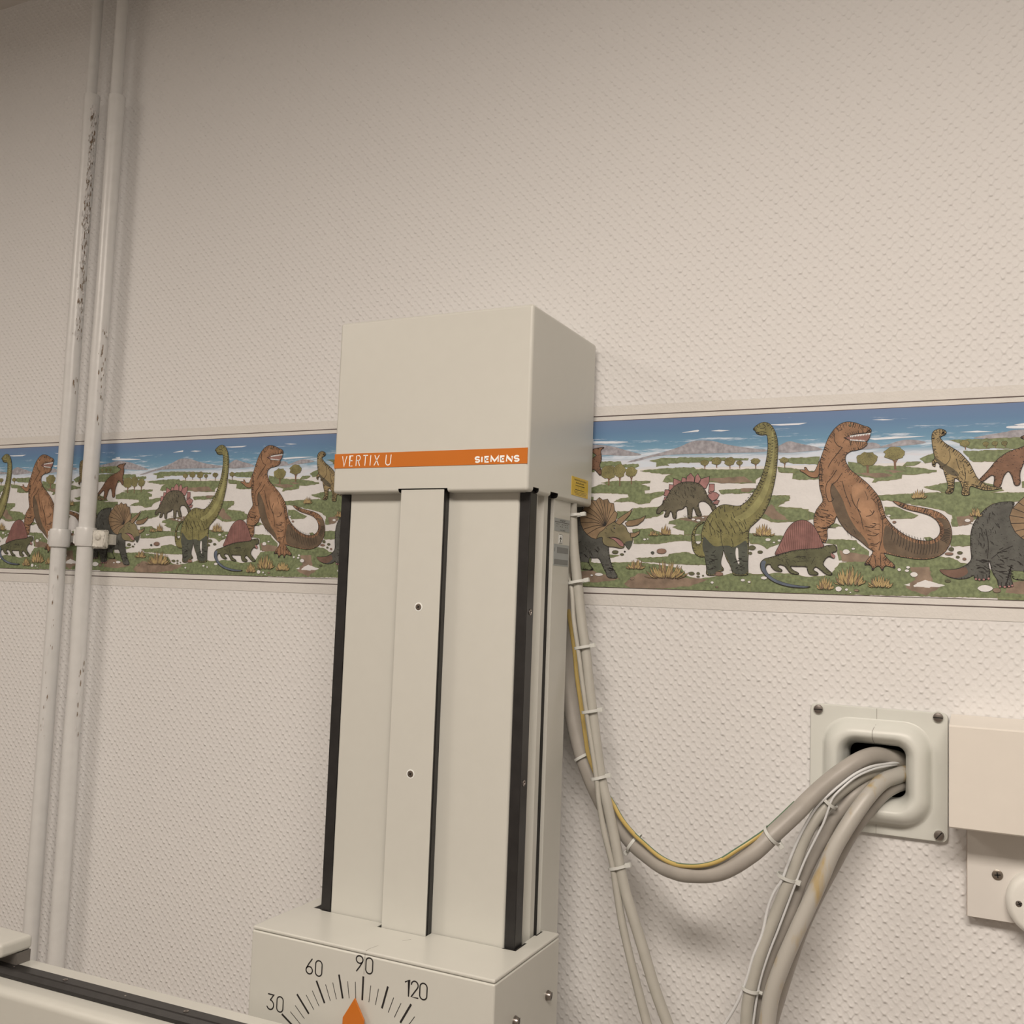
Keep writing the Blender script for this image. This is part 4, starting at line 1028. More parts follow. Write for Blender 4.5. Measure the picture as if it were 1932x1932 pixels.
["e","cream",6,[[3432,29]],11,9,1],
["e","cream",6,[[3969,309]],20,18,1],
["e","cream",6,[[4064,337]],22,16,1],
["e","cream",6,[[4052,299]],23,16,1],
["e","cream",6,[[4128,257]],42,29,1],
["e","cream",6,[[4686,879]],32,19,1],
["e","cream",6,[[4737,852]],17,11,1],
["e","cream",6,[[4864,119]],77,39,1],
["e","soil",6,[[4983,102]],42,28,1],
["e","green2",6,[[4519,553]],29,22,1],
["e","green2",6,[[4607,513]],28,16,1],
["e","green2",6,[[4585,465]],20,13,1],
["e","stone",6,[[4654,444]],19,14,1],
["e","stone",6,[[4497,500]],44,16,1],
["e","green2",6,[[4483,190]],29,16,1],
["e","cream",6,[[3852,936]],21,12,1],
["e","stone",6,[[3913,859]],20,13,1],
["e","soil",6,[[3500,56]],28,13,1]]''')
PER=0.5129188525519109; SHIFT=0.869159083778677
def chaikin(P,it=2,closed=True):
    for _ in range(it):
        Q=[]; n=len(P)
        for i in range(n if closed else n-1):
            a,b=P[i],P[(i+1)%n]
            Q.append((a[0]*.78+b[0]*.22,a[1]*.78+b[1]*.22)); Q.append((a[0]*.22+b[0]*.78,a[1]*.22+b[1]*.78))
        if not closed: Q=[P[0]]+Q[1:-1]+[P[-1]]
        P=Q
    return P
def jagged(P,rnd):
    out=[]; n=len(P)
    for i in range(n):
        a,b=P[i],P[(i+1)%n]; L=math.dist(a,b); k=max(1,int(L/38))
        for j in range(k):
            t=j/k; x=a[0]+(b[0]-a[0])*t; y=a[1]+(b[1]-a[1])*t
            if j: 
                x+=rnd.uniform(-14,14); y+=rnd.uniform(-5,5)
            out.append((x,y))
            if rnd.random()<.45: out.append((x+rnd.uniform(-12,12),y+rnd.choice((-4,4))))
    return out
def inside(P,x,y):
    c=False; n=len(P); j=n-1
    for i in range(n):
        if (P[i][1]>y)!=(P[j][1]>y) and x<(P[j][0]-P[i][0])*(y-P[i][1])/(P[j][1]-P[i][1])+P[i][0]: c=not c
        j=i
    return c
MN=['paper','p_line','p_sky','p_cream']+['p_'+k for k in PR if k not in('line','cream')]
MI={k:i for i,k in enumerate(MN)}
TRI=[]    # (material, y, (three 2-D points)) in one pattern repeat, 0.1 mm units
def addpoly(m,y,P):
    try: ts=tessellate_polygon([[Vector((p[0],p[1],0)) for p in P]])
    except Exception: return
    for t in ts: TRI.append((MI['p_'+m],y,[P[i] for i in t]))
def addrib(m,y,P,w,closed=False):
    n=len(P)
    for i in range(n if closed else n-1):
        a,b=P[i],P[(i+1)%n]; d=math.dist(a,b)
        if d<.01: continue
        ux,uy=(b[0]-a[0])/d,(b[1]-a[1])/d; nx,ny=-uy*w/2,ux*w/2; e=w*.3
        q=[(a[0]-ux*e+nx,a[1]-uy*e+ny),(a[0]-ux*e-nx,a[1]-uy*e-ny),(b[0]+ux*e-nx,b[1]+uy*e-ny),(b[0]+ux*e+nx,b[1]+uy*e+ny)]
        TRI.append((MI['p_'+m],y,[q[0],q[1],q[2]])); TRI.append((MI['p_'+m],y,[q[0],q[2],q[3]]))
_cnt=[0]
def LZ(l):
    return -(.0011+l*.0001+_cnt[0]*3e-7)
rnd=random.Random(3)
for s in DATA:
    k,m,l,P=s[:4]; _cnt[0]+=1
    if k=='p':
        ink,sm,jag,hatch=s[4:8]
        Q=chaikin(P,2) if sm else (jagged(P,rnd) if jag else P)
        addpoly(m,LZ(l),Q)
        if ink: addrib('ink',LZ(l)-.00003,Q,6.5,True)
        if m=='green': addrib('leaf',LZ(l)-.00002,Q,3,True)
        if hatch:
            for i in range(len(Q)):
                a,b=Q[i],Q[(i+1)%len(Q)]; L=math.dist(a,b)
                if L<1: continue
                nx,ny=-(b[1]-a[1])/L,(b[0]-a[0])/L
                for q in range(max(1,int(L/9))):
                    if rnd.random()<.35: continue
                    t=rnd.random(); x=a[0]+(b[0]-a[0])*t; y=a[1]+(b[1]-a[1])*t
                    sg=1 if inside(Q,x+nx*4,y+ny*4) else -1
                    ln=rnd.uniform(.4,1.3)*hatch*3.6
                    mx,my=x+sg*nx*ln*.55+rnd.uniform(-2,2),y+sg*ny*ln*.55-2; ex,ey=x+sg*nx*ln,y+sg*ny*ln-ln*.25
                    if inside(Q,ex,ey): addrib('ink',LZ(l)-.00009*1,[(x,y),(mx,my),(ex,ey)],rnd.uniform(3.5,6))
            xs_=[p[0] for p in Q]; ys_=[p[1] for p in Q]
            for q in range(int((max(xs_)-min(xs_))*(max(ys_)-min(ys_))/2600)):
                x=rnd.uniform(min(xs_),max(xs_)); y=rnd.uniform(min(ys_),max(ys_)); a=rnd.gauss(-.5,.5); ln=rnd.uniform(5,15)
                e=(x+ln*math.cos(a),y+ln*math.sin(a))
                if inside(Q,x,y) and inside(Q,*e): addrib('ink',LZ(l)-.00009,[(x,y),((x+e[0])/2+1.5,(y+e[1])/2+1.5),e],rnd.uniform(2.5,4.2))
    elif k=='l':
        Q=chaikin(P,1,False) if len(P)>2 else P
        addrib(m,LZ(l),Q,{3:4,4:5,5:6,6:7,7:8}.get(s[4],s[4]*.8))
    elif k=='e':
        c=P[0]; rx,ry,ink=s[4:7]
        Q=[(c[0]+rx*math.cos(t*math.pi/6)*rnd.uniform(.9,1.1),c[1]+ry*math.sin(t*math.pi/6)) for t in range(12)]
        addpoly(m,LZ(l),Q)
        if ink: addrib('ink',LZ(l)-.00002,Q,2.5,True)
    elif k=='t':     # tree crown
        c=P[0]; rx=P[1][0]-c[0]; ry=P[2][1]-c[1]
        Q=[(c[0]+rx*(1+.10*math.sin(t*1.9)+rnd.uniform(-.06,.06))*math.cos(t*math.pi/12),c[1]+ry*(1+rnd.uniform(-.12,.12))*math.sin(t*math.pi/12)) for t in range(24)]
        addpoly('leaf',LZ(l),Q); addrib('ink',LZ(l)-.00002,Q,2.5,True)
        for q in range(int(rx*ry/40)+4):
            a=rnd.uniform(0,6.28); d=rnd.random()**.5*.85; x=c[0]+rx*d*math.cos(a); y=c[1]+ry*d*math.sin(a)
            addrib('green2' if rnd.random()<.6 else 'ink',LZ(l)-.00003,[(x,y),(x+rnd.uniform(-4,4),y-rnd.uniform(2,6))],2.2)
    elif k=='c':     # clump of pointed leaves
        c=P[0]; hw=P[1][0]-c[0]; hh=P[2][1]-c[1]; n=s[4]
        for q in range(n*2):
            t=(q%n)/(n-1)*2-1; back=q<n
            t+=rnd.uniform(-.08,.08); bx=c[0]+t*hw*.55; tx=c[0]+t*hw*1.0; ty=c[1]+hh*((1-.55*t*t)*(1 if back else .62)+rnd.uniform(-.12,.08)); by=c[1]+rnd.uniform(0,.08)*hh
            wd=hw*(.9/n)+5; mx=(bx+tx)/2; my=by+(ty-by)*.45
            L_=[(bx,by),(mx-wd,my),(tx,ty),(mx+wd*.8,my)]
            yy=LZ(l)-(.00004 if not back else 0)-q*.000002
            addpoly('gold' if rnd.random()<.8 else 'horn',yy,L_); addrib('ink',yy-.000001,L_,2.2,True); addrib('horn',yy-.000001,[(bx,by),(tx,ty)],1.5)
def strip(bm,xa,xb,org):
    """one length of border paper between xa and xb; org = x of the pattern origin"""
    def rect(z0,z1,y,m):
        f=bm.faces.new([bm.verts.new(p) for p in ((xa,y,z0),(xb,y,z0),(xb,y,z1),(xa,y,z1))]); f.material_index=MI[m]
    rect(-.0236,.2400,-.0006,'paper'); rect(-.0008,.2208,-.0008,'p_line'); rect(0,.2200,-.0009,'p_cream')
    rect(.155,.2200,-.00100,'p_sky')
    rect(-.0092,-.0078,-.0008,'p_line'); rect(.2262,.2276,-.0008,'p_line')
    k0=math.floor((xa-org)/PER)-2; k1=math.ceil((xb-org)/PER)+1
    for k in range(k0,k1+1):
        o=org+k*PER
        for mi,y,t in TRI:
            X=[p[0]*1e-4+o for p in t]
            if max(X)<xa or min(X)>xb: continue
            pts=[(x,min(.2199,max(.0001,p[1]*1e-4))) for x,p in zip(X,t)]
            for lim,sg in ((xa,1),(xb,-1)):
                q=[]
                for i in range(len(pts)):
                    a,b=pts[i],pts[(i+1)%len(pts)]; da,db=sg*(a[0]-lim),sg*(b[0]-lim)
                    if da>=0: q.append(a)
                    if (da>0)!=(db>0) and da!=db:
                        s_=da/(da-db); q.append((a[0]+(b[0]-a[0])*s_,a[1]+(b[1]-a[1])*s_))
                pts=q
                if len(pts)<3: break
            if len(pts)<3: continue
            a,b,c=pts[0],pts[1],pts[2]
            try: f=bm.faces.new([bm.verts.new((p[0],y,p[1])) for p in pts])
            except ValueError: continue
            f.material_index=mi
            if (b[0]-a[0])*(c[1]-a[1])-(b[1]-a[1])*(c[0]-a[0])<0: f.normal_flip()
bm=bmesh.new()
strip(bm,X0+.002,-.6,-.5-SHIFT)
wb=link('wallpaper_border',bm,[M[k] for k in MN])
tag(wb,'dinosaur wallpaper border running left from the x-ray column behind the two pipes','wallpaper border','dinosaur wallpaper border strips')
bm=bmesh.new(); strip(bm,-.599,X1-.002,-.5)
wb2=link('wallpaper_border',bm,[M[k] for k in MN])
tag(wb2,'dinosaur wallpaper border on the wall right of the x-ray column, above the cable outlet','wallpaper border','dinosaur wallpaper border strips')

# ------------------------------------------------------------------ heating pipes
def pipe(px,py,r1,r2,zj,label,flakes):
    t=thing('heating_pipe',label,'pipe',(px,py,FLOOR),'pair of white painted wall pipes')
    def jit(z): return (rnd.uniform(-.0006,.0006),rnd.uniform(-.0004,.0004))
    bm=bmesh.new(); tube(bm,[(px,py,FLOOR+.002,r2)]+[(px+jit(z)[0],py+jit(z)[1],z,r2+rnd.uniform(-.0003,.0003)) for z in [FLOOR+.1+i*.11 for i in range(int((zj-FLOOR-.12)/.11))]]+[(px,py,zj-.012,r2+.0008),(px,py,zj-.004,r2+.001),(px,py,zj,r2)],22,3)
    link('lower_pipe',bm,M['pipe'],t,True)
    bm=bmesh.new(); tube(bm,[(px-.003,py,zj-.004,r1),(px-.003,py,(zj+CEIL)/2,r1),(px-.003,py,CEIL-.001,r1)],22,3)
    link('upper_pipe',bm,M['pipe'],t,True)
    bm=bmesh.new()
    for z0,z1,a0,n in flakes:         # ragged paint: small torn patches lifted off the pipe
        for i in range(n):
            z=rnd.uniform(z0,z1); a=a0+rnd.gauss(0,.22); s=rnd.uniform(.0008,.0030); rr=r2+rnd.uniform(.0007,.0013)
            mi=0 if rnd.random()<.42 else 1
            k=rnd.randint(5,7); P=[]
            for q in range(k):
                th=2*math.pi*q/k; da=math.cos(th)*s*.42/rr*rnd.uniform(.5,1.2); dz=math.sin(th)*s*2.1*rnd.uniform(.5,1.3)
                ro=rr+(rnd.uniform(0,.0016) if mi else 0)
                P.append(bm.verts.new((px+ro*math.cos(a+da),py+ro*math.sin(a+da),z+dz)))
            f=bm.faces.new(P); f.material_index=mi
    if flakes: link('peeling_paint',bm,[M['flake'],M['flakew']],t,True,kind='stuff')
    return t
# angle 0 = +x side, -pi/2 = towards the room
pipe(-1.390,-.030,.0100,.0132,.825,'white painted vertical pipe nearer the x-ray column, right one of the pair',[(.33,.42,-.15,26),(.24,.34,-.1,18),(-.08,.0,-2.6,14),(-.28,-.14,-.12,18),(.15,.17,-.2,4)])
pipe(-1.453,-.030,.0095,.0128,.845,'white painted vertical pipe with flaking brown paint, left one of the pair',[(.60,.82,-.32,420),(.40,.66,-.25,260),(-.07,.02,-.9,8),(-.30,-.05,-.9,24),(.30,.36,-.2,10)])
def clamp(px,z0,z1,brk,label):
    t=thing('pipe_clamp',label,'pipe clamp',(px,-.03,z0),'painted pipe clamps')
    bm=bmesh.new(); py=-.030; r=.0172; zc=(z0+z1)/2; h=(z1-z0)/2
    prof=[(.0137,-h),(r-.001,-h),(r,-h*.8),(r+.0006,-h*.3),(r+.0006,h*.3),(r,h*.8),(r-.001,h),(.0137,h),(.0137,-h)]
    lathe(bm,prof,(px,py,zc),(0,0,1),30); link('ring',bm,M['pipe'],t,True)
    bm=bmesh.new(); box(bm,(px-.004,-.018,zc-.006),(px+.004,-.001,zc+.006),.001); link('wall_stud',bm,M['pipe'],t,True)
    bm=bmesh.new(); box(bm,(px-.0262,-.034,z0+.004),(px-.0158,-.025,z1-.003),.0015,2); link('ear',bm,M['pipe'],t,True)
    bm=bmesh.new(); lathe(bm,[(0,0),(.0017,0),(.0012,.0004),(0,.0005)],(px-.012,py-.0136,zc+.003),(-.6,-.8,0),10); link('chipped_spot',bm,M['dark'],t)
    if brk:
        bm=bmesh.new(); box(bm,(px+.0155,-.032,z0-.003),(px+.046,-.022,z1-.004),.003,3)
        bmesh.ops.subdivide_edges(bm,edges=bm.edges[:],cuts=3,use_grid_fill=True)
        for v in bm.verts: v.co+=Vector((rnd.uniform(-1,1),rnd.uniform(-1,1),rnd.uniform(-1,1)))*.0007
        b=link('bracket',bm,M['foam'],t,True,auto=False)
        bm=bmesh.new(); box(bm,(px+.030,-.0225,z0+.004),(px+.040,-.001,z1-.010),.001); link('wall_spacer',bm,M['foam'],t,True)
        bm=bmesh.new(); lathe(bm,[(0,0),(.0062,0),(.006,.002),(.0035,.0034),(0,.0038)],(px+.031,-.0325,zc+.001),(0,-1,0),16)
        for v in bm.verts: v.co+=Vector((rnd.uniform(-1,1),rnd.uniform(-1,1),rnd.uniform(-1,1)))*.0004
        link('bolt_head',bm,M['foam'],t,True)
clamp(-1.390,.0410,.0725,True,'painted clamp with crumbly side bracket on the right pipe')
clamp(-1.453,.0390,.0695,False,'painted clamp around the left pipe with the flaking paint')

# ------------------------------------------------------------------ x-ray column
t=COLM=thing('x_ray_column','tall cream x-ray stand column with head cover and black corner rails','x-ray stand',(-.62,-.14,FLOOR))
ZT=.108; ZB=FLOOR+.03
bm=bmesh.new(); box(bm,(-.7365,-.1945,ZB),(-.5000,-.130,ZT),.003,3); link('front_panel',bm,M['enamel'],t,True)
bm=bmesh.new(); box(bm,(-.7480,-.130,ZB),(-.4925,-.0712,ZT)); link('core_profile',bm,M['enamel'],t)
bm=bmesh.new(); prism(bm,[(-.4999,-.172),(-.4940,-.172),(-.4940,-.155),(-.4955,-.1535),(-.4955,-.1515),(-.4940,-.150),(-.4892,-.1475),(-.4892,-.1365),(-.4999,-.1365)],'z',ZB,ZT); link('side_profile',bm,M['enamel'],t)
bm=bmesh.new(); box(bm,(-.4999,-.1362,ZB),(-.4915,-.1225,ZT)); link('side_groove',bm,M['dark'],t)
bm=bmesh.new(); box(bm,(-.4924,-.1222,ZB),(-.4870,-.0700,ZT),.0008,2); link('side_plate',bm,M['enamel'],t,True)
for nm,a,b in (('corner_rail',(-.4998,-.1925,ZB),(-.4870,-.1722,ZT)),('corner_rail',(-.7505,-.1945,ZB),(-.7367,-.172,ZT))):
    bm=bmesh.new(); box(bm,a,b,.0012,2); rail=link(nm,bm,M['rubber'],t,True)
    if a[0]>-.6:
        bm=bmesh.new(); box(bm,(-.4872,-.1915,ZB),(-.4868,-.1888,ZT)); link('rail_ridge',bm,M['rubber'],rail)
        for y_,z_ in ((-.1815,-.0335),(-.1830,-.2274),(-.183,-.62)): screw(rail,(-.4869,y_,z_),(1,0,0),.0036,'socket',M['steel'],.0008)
bm=bmesh.new(); box(bm,(-.6522,-.2092,ZB),(-.5925,-.2078,ZT),.0003,1)
rail=link('centre_rail',bm,M['enamel'],t,True)
bm=bmesh.new(); box(bm,(-.6515,-.2078,ZB),(-.5930,-.1946,ZT)); link('rail_body',bm,M['rubber'],rail)
bm=bmesh.new(); box(bm,(-.5930,-.2040,ZB),(-.5924,-.2000,ZT)); link('rail_ridge',bm,M['rubber'],rail)
for z_,x_ in ((-.0326,-.6205),(-.228,-.6215),(-.62,-.621)):
    bm=bmesh.new(); lathe(bm,[(0,0),(.0052,0),(.0052,.0003),(0,.0003)],(x_,-.2092,z_),(0,-1,0),20); link('countersink',bm,M['white'],rail)
    screw(rail,(x_,-.2095,z_),(0,-1,0),.0040,'cross',M['brass'],.0006,.7)
bm=bmesh.new(); box(bm,(-.80,-.26,FLOOR+.001),(-.45,-.02,FLOOR+.03),.004,2); link('base_plate',bm,M['enamel'],t,True)
# head cover, cut round the rail and corner profiles
bm=bmesh.new(); box(bm,(-.7528,-.2110,.1045),(-.4820,-.0100,.3225),.0042,4); cover=link('head_cover',bm,M['enamel'],t,True)
cuts=[]
for a,b in (((-.6553,-.2130,.09),(-.5868,-.180,.1090)),((-.4925,-.1960,.09),(-.480,-.1800,.1105)),((-.4905,-.1460,.09),(-.480,-.1235,.1105))):
    bm=bmesh.new(); box(bm,a,b); cuts.append(link('cut',bm,M['dark']))
cuts[1].data.transform(Matrix.Translation((0,0,0)))
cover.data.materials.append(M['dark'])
boolean_cut(cover,cuts)
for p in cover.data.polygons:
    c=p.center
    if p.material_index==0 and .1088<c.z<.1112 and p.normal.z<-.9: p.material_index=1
bm=bmesh.new(); box(bm,(-.7515,-.2116,.1358),(-.4833,-.2110,.1540)); strip_=link('brand_strip',bm,M['orange'],cover)
bm=bmesh.new()
FY=lambda x,z:(x,-.21172,z)
def glyph(ch,x,z,w_,h,sl=0):
    T=lambda pts:[(x+px*w_+sl*py*h,z+py*h) for px,py in pts]
    G={'V':[[(0,1),(.5,0),(1,1)]],'E':[[(1,1),(0,1),(0,0),(1,0)],[(0,.52),(.85,.52)]],'R':[[(0,0),(0,1),(.55,1)]+arcp(.6,.76,.4,.24,90,-90,8)+[(0,.52)],[(.5,.52),(1,0)]],
       'T':[[(0,1),(1,1)],[(.5,1),(.5,0)]],'I':[[(.5,0),(.5,1)]],'X':[[(0,0),(1,1)],[(0,1),(1,0)]],'U':[[(0,1),(0,.28)]+arcp(.5,.28,.5,.28,180,360,10)+[(1,1)]],
       'S':[arcp(.5,.74,.5,.26,20,270,12)[:-1]+arcp(.5,.26,.5,.24,90,-160,12)],'M':[[(0,0),(0,1),(.5,.15),(1,1),(1,0)]],'N':[[(0,0),(0,1),(1,0),(1,1)]]}
    return [T(s_) for s_ in G[ch]]
k=.0001585; X_=lambda p:-.7405+(p-125)*k
for ch,a,b in (('V',128,170),('E',200,230),('R',263,298),('T',325,368),('I',388,402),('X',432,474),('U',538,582)):
    for s_ in glyph(ch,X_(a),.1383,(b-a)*k,.0128,.05): ribbon(bm,s_,.00115,FY,cap=False)
link('model_lettering',bm,M['white'],strip_)
bm=bmesh.new(); k2=.0587/420; X2=lambda p:-.5517+(p-1365)*k2
for ch,a,b in (('S',1374,1413),('I',1430,1442),('E',1467,1500),('M',1522,1588),('E',1612,1645),('N',1666,1716),('S',1738,1778)):
    for s_ in glyph(ch,X2(a),.1386,(b-a)*k2,.0063): ribbon(bm,s_,.0019,FY,cap=False)
link('maker_lettering',bm,M['white'],strip_)
# yellow inspection sticker on the cover's side
bm=bmesh.new(); box(bm,(-.4820,-.0820,.1137),(-.4816,-.0268,.1374)); yl=link('inspection_sticker',bm,M['yellow'],cover)
bm=bmesh.new(); FX=lambda y,z:(-.48145,y,z)
for i in range(11):
    y=-.0735+i*.0037; ribbon(bm,[(y,.1330),(y+.0014,.1350),(y+.0026,.1330)],.0006,FX,cap=False)
for i in range(7):
    y=-.068+i*.0040; ribbon(bm,[(y,.1290),(y+.0008,.1312),(y+.0026,.1296)],.0007,FX,cap=False)
ribbon(bm,[(-.0700,.1215),(-.0390,.1215),(-.0390,.1270),(-.0700,.1270)],.0004,FX,closed=True)
for i in range(1,6): ribbon(bm,[(-.0700+i*.0052,.1215),(-.0700+i*.0052,.1270)],.0003,FX,cap=False)
for j in range(3):
    for i in range(12-j): ribbon(bm,[(-.0735+i*.0036+j*.002,.1190-j*.0018),(-.0735+i*.0036+j*.002+.0022,.1193-j*.0018)],.0006,FX,cap=False)
link('sticker_print',bm,M['black'],yl)
# rating plates on the side plate
FP=lambda y,z:(-.48665,y,z)
bm=bmesh.new(); box(bm,(-.4870,-.1200,.0658),(-.4867,-.0722,.0816)); p1=link('rating_label',bm,M['silver'],t)
bm=bmesh.new(); ribbon(bm,[(-.119,.0770),(-.0735,.0770)],.0006,FP,cap=False)
for i in range(5): ribbon(bm,[(-.103+i*.0034,.0783),(-.103+i*.0034+.0022,.0802)],.0011,FP,cap=False)
for j in range(2):
    for i in range(7): 
        if rnd.random()<.75: ribbon(bm,[(-.114+i*.0055,.0745-j*.0028),(-.114+i*.0055+.0028,.0745-j*.0028)],.0007,FP,cap=False)
for i in range(4): ribbon(bm,[(-.103+i*.0045,.0674),(-.103+i*.0045+.003,.0674)],.0007,FP,cap=False)
link('label_print',bm,M['black'],p1)
bm=bmesh.new(); box(bm,(-.4870,-.1060,.0508),(-.4868,-.0930,.0624)); p2=link('pictogram_label',bm,M['white'],t)
bm=bmesh.new(); ribbon(bm,rrect(-.0995,.0566,.0060,.0054,.001,3),.0004,FP,closed=True)
for s_ in ([(-.0995,.0598),(-.0995,.0600)],[(-.0995,.0588),(-.0995,.0556)],[(-.0995,.0583),(-.1022,.0562)],[(-.0995,.0583),(-.0968,.0562)],[(-.0995,.0558),(-.1014,.0520)],[(-.0995,.0558),(-.0978,.0520)]): ribbon(bm,s_,.0012,FP)
link('pictogram_print',bm,M['black'],p2)
bm=bmesh.new(); box(bm,(-.4870,-.1195,.0232),(-.4867,-.0725,.0497)); p3=link('serial_label',bm,M['silver'],t)
bm=bmesh.new(); box(bm,(-.4867,-.1100,.0390),(-.48655,-.0752,.0462)); box(bm,(-.4867,-.1180,.0250),(-.48655,-.0752,.0312)); box(bm,(-.4867,-.1180,.0402),(-.48655,-.1165,.0450)); link('serial_print',bm,M['grey'],p3)

# ------------------------------------------------------------------ tilting carriage with the angle dial
CX,CZ=-.6248,-.5587
t=CAR=thing('tilting_carriage','cream carriage box with black angle scale and orange pointer around the lower column','x-ray carriage',(CX,-.284,CZ))
bm=bmesh.new(); box(bm,(-.7810,-.2840,-.660),(-.4648,-.1158,-.4125),.0022,3); body=link('housing',bm,M['enamel'],t,True)
bm=bmesh.new(); box(bm,(-.7805,-.2835,-.4121),(-.4653,-.1160,-.4080),.0016,3); lid=link('top_lid',bm,M['enamel'],t,True)
def cutset():
    out=[]
    for a,b in (((-.7620,-.1935,-.7),(-.4868,-.05,-.3)),((-.7490,-.1965,-.7),(-.5010,-.05,-.3)),((-.6575,-.2105,-.7),(-.5920,-.05,-.3)),((-.5015,-.1972,-.7),(-.4832,-.1660,-.3)),((-.4975,-.139,-.7),(-.4838,-.1195,-.3)),((-.752,-.1945,-.7),(-.490,-.05,-.3))):
        bm=bmesh.new(); box(bm,a,b); out.append(link('cut',bm,M['dark']))
    return out
boolean_cut(body,cutset()); boolean_cut(lid,cutset())
FC=lambda x,z:(CX+x,-.28418,CZ+z)
def pol(r,a): return (r*math.cos(math.radians(a)),r*math.sin(math.radians(a)))
bm=bmesh.new()
for d in range(0,181,5):
    r0,r1,w_=(.0988,.1238,.0023) if d%15==0 else (.0988,.1166,.0008)
    ribbon(bm,[pol(r0,d),pol(r1,d)],w_,FC,cap=False)
link('scale_ticks',bm,M['black'],body)
NUM={'0':[('c',rrect(.25,.5,.25,.5,.25,7))],'6':[('c',arcp(.25,.24,.25,.24,0,345,16)),('o',[(.44,1.0),(.20,.66),(.035,.36)])],'9':[('c',arcp(.25,.76,.25,.24,0,345,16)),('o',[(.06,0),(.30,.34),(.465,.64)])],
 '3':[('o',[(.03,1),(.46,1),(.20,.62)]+arcp(.21,.31,.28,.31,88,-150,14))],'1':[('o',[(.0,.83),(.26,1),(.26,0)])],'2':[('o',arcp(.25,.75,.24,.25,175,-35,12)+[(.03,0),(.50,0)])]}
def num(ch,x,z,h,wd):
    for kd,pts in NUM[ch]: ribbon(bm,[(x+px*wd*2,z+pz*h) for px,pz in pts],.0015,FC,closed=(kd=='c'))
for s_,x,z in (('60',-.0768,.1126),('90',-.0102,.1280),('120',.0535,.1148),('30',-.1280,.0634)):
    bm=bmesh.new()
    for q,ch in enumerate(s_):
        wx={'60':(0,.0128),'90':(0,.0128),'30':(0,.0131),'120':(0,.0074,.0183)}[s_][q]
        num(ch,x+wx,z,.0166,.0088)
    link('scale_numeral',bm,M['black'],body)
bm=bmesh.new(); ribbon(bm,[(.001,.1485),(.0005,.1258)],.0004,FC,cap=False)
link('hairline_crack',bm,M['seam'],body); bm=bmesh.new()
def FT(x,y): return (x,y,-.40795)
ribbon(bm,[(-.6235,-.2838),(-.6243,-.276),(-.6215,-.262)],.0005,FT,cap=False); link('hairline_crack',bm,M['seam'],lid); bm=bmesh.new(); ribbon(bm,[(-.607,-.235),(-.601,-.226)],.0005,FT,cap=False)
link('hairline_crack',bm,M['seam'],lid)
bm=bmesh.new(); prism(bm,[(-.6307,-.4570),(-.6450,-.4800),(-.6465,-.560),(-.6170,-.560),(-.6175,-.4775)],'y',-.2905,-.2885)
bmesh.ops.bevel(bm,geom=bm.edges[:],offset=.0003,segments=1,affect='EDGES')
ptr=link('pointer',bm,M['orange'],t)
bm=bmesh.new(); lathe(bm,[(0,0),(.010,0),(.010,.0044),(0,.0044)],(CX,-.2840,CZ+.02),(0,-1,0),24); link('pointer_boss',bm,M['steel'],t,True)
for y_,z_ in ((-.147,-.4682),(-.2330,-.4662)):
    bm=bmesh.new(); lathe(bm,[(0,0),(.0058,0),(.0058,.0012),(0,.0012)],(-.4648,y_,z_),(1,0,0),20); wsh=link('washer',bm,M['steel'],t,True)
    screw(t,(-.4636,y_,z_),(1,0,0),.0050,'slot',M['steel'],.0042,1.2)

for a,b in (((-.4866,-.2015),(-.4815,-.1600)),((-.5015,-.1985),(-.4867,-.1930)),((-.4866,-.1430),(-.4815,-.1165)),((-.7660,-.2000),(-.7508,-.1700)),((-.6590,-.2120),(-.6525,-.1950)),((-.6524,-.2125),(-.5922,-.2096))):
    bm=bmesh.new(); box(bm,(a[0],a[1],-.4140),(b[0],b[1],-.4088)); link('slot_shade',bm,M['dark'],CAR)  # added dark strips that stand in for the shade inside the lid slots

# ------------------------------------------------------------------ horizontal arm in front of the carriage
t=ARM=thing('support_arm','cream horizontal arm with black guide rail crossing in front of the carriage','x-ray arm',(CX,-.31,-.51))
A0,A1=-1.75,-.50
def armz(x): return ARM_S*(x+.62)
ARM_S=.0165; ARM_Z0=-.4935
def armprism(pts,name,m,parent=t,sm=False,bev=0):
    bm=bmesh.new()
    v1=[bm.verts.new((A0,p[0],p[1]+ARM_Z0+armz(A0))) for p in pts]; v2=[bm.verts.new((A1,p[0],p[1]+ARM_Z0+armz(A1))) for p in pts]
    bm.faces.new(v1); bm.faces.new(v2[::-1]); n=len(pts)
    for i in range(n): bm.faces.new((v1[i],v2[i],v2[(i+1)%n],v1[(i+1)%n]))
    bmesh.ops.recalc_face_normals(bm,faces=bm.faces[:])
    return link(name,bm,m,parent,sm)
lip=[(-.345,-.0105),(-.358,-.0112)]+[(-.358-.012*math.sin(a),-.0112-.010*(1-math.cos(a))) for a in [i*math.pi/2/6 for i in range(1,7)]]
armprism([(-.3075,0),(-.3265,0),(-.3265,-.010),(-.345,-.0105)]+lip[1:]+[(-.3715,-.095),(-.3075,-.095)],'beam',M['enamel'],sm=True)
rl=armprism([(-.3267,.0004),(-.3405,.0004),(-.3412,-.0010),(-.3448,-.0060),(-.3452,-.0100),(-.3267,-.0100)],'guide_rail',M['rubber'])
for i,x_ in enumerate((-1.1115,-1.0205,-.9205,-.827,-.73)):
    if i in(1,3): screw(rl,(x_,-.3345,ARM_Z0+armz(x_)+.0005),(0,0,1),.0030,'socket',M['steel'],.0007)
    else:
        bm=bmesh.new(); lathe(bm,[(0,0),(.0013,0),(.001,.0003),(0,.0003)],(x_,-.3345,ARM_Z0+armz(x_)+.0005),(0,0,1),10); link('dowel_pin',bm,M['steel'],rl)
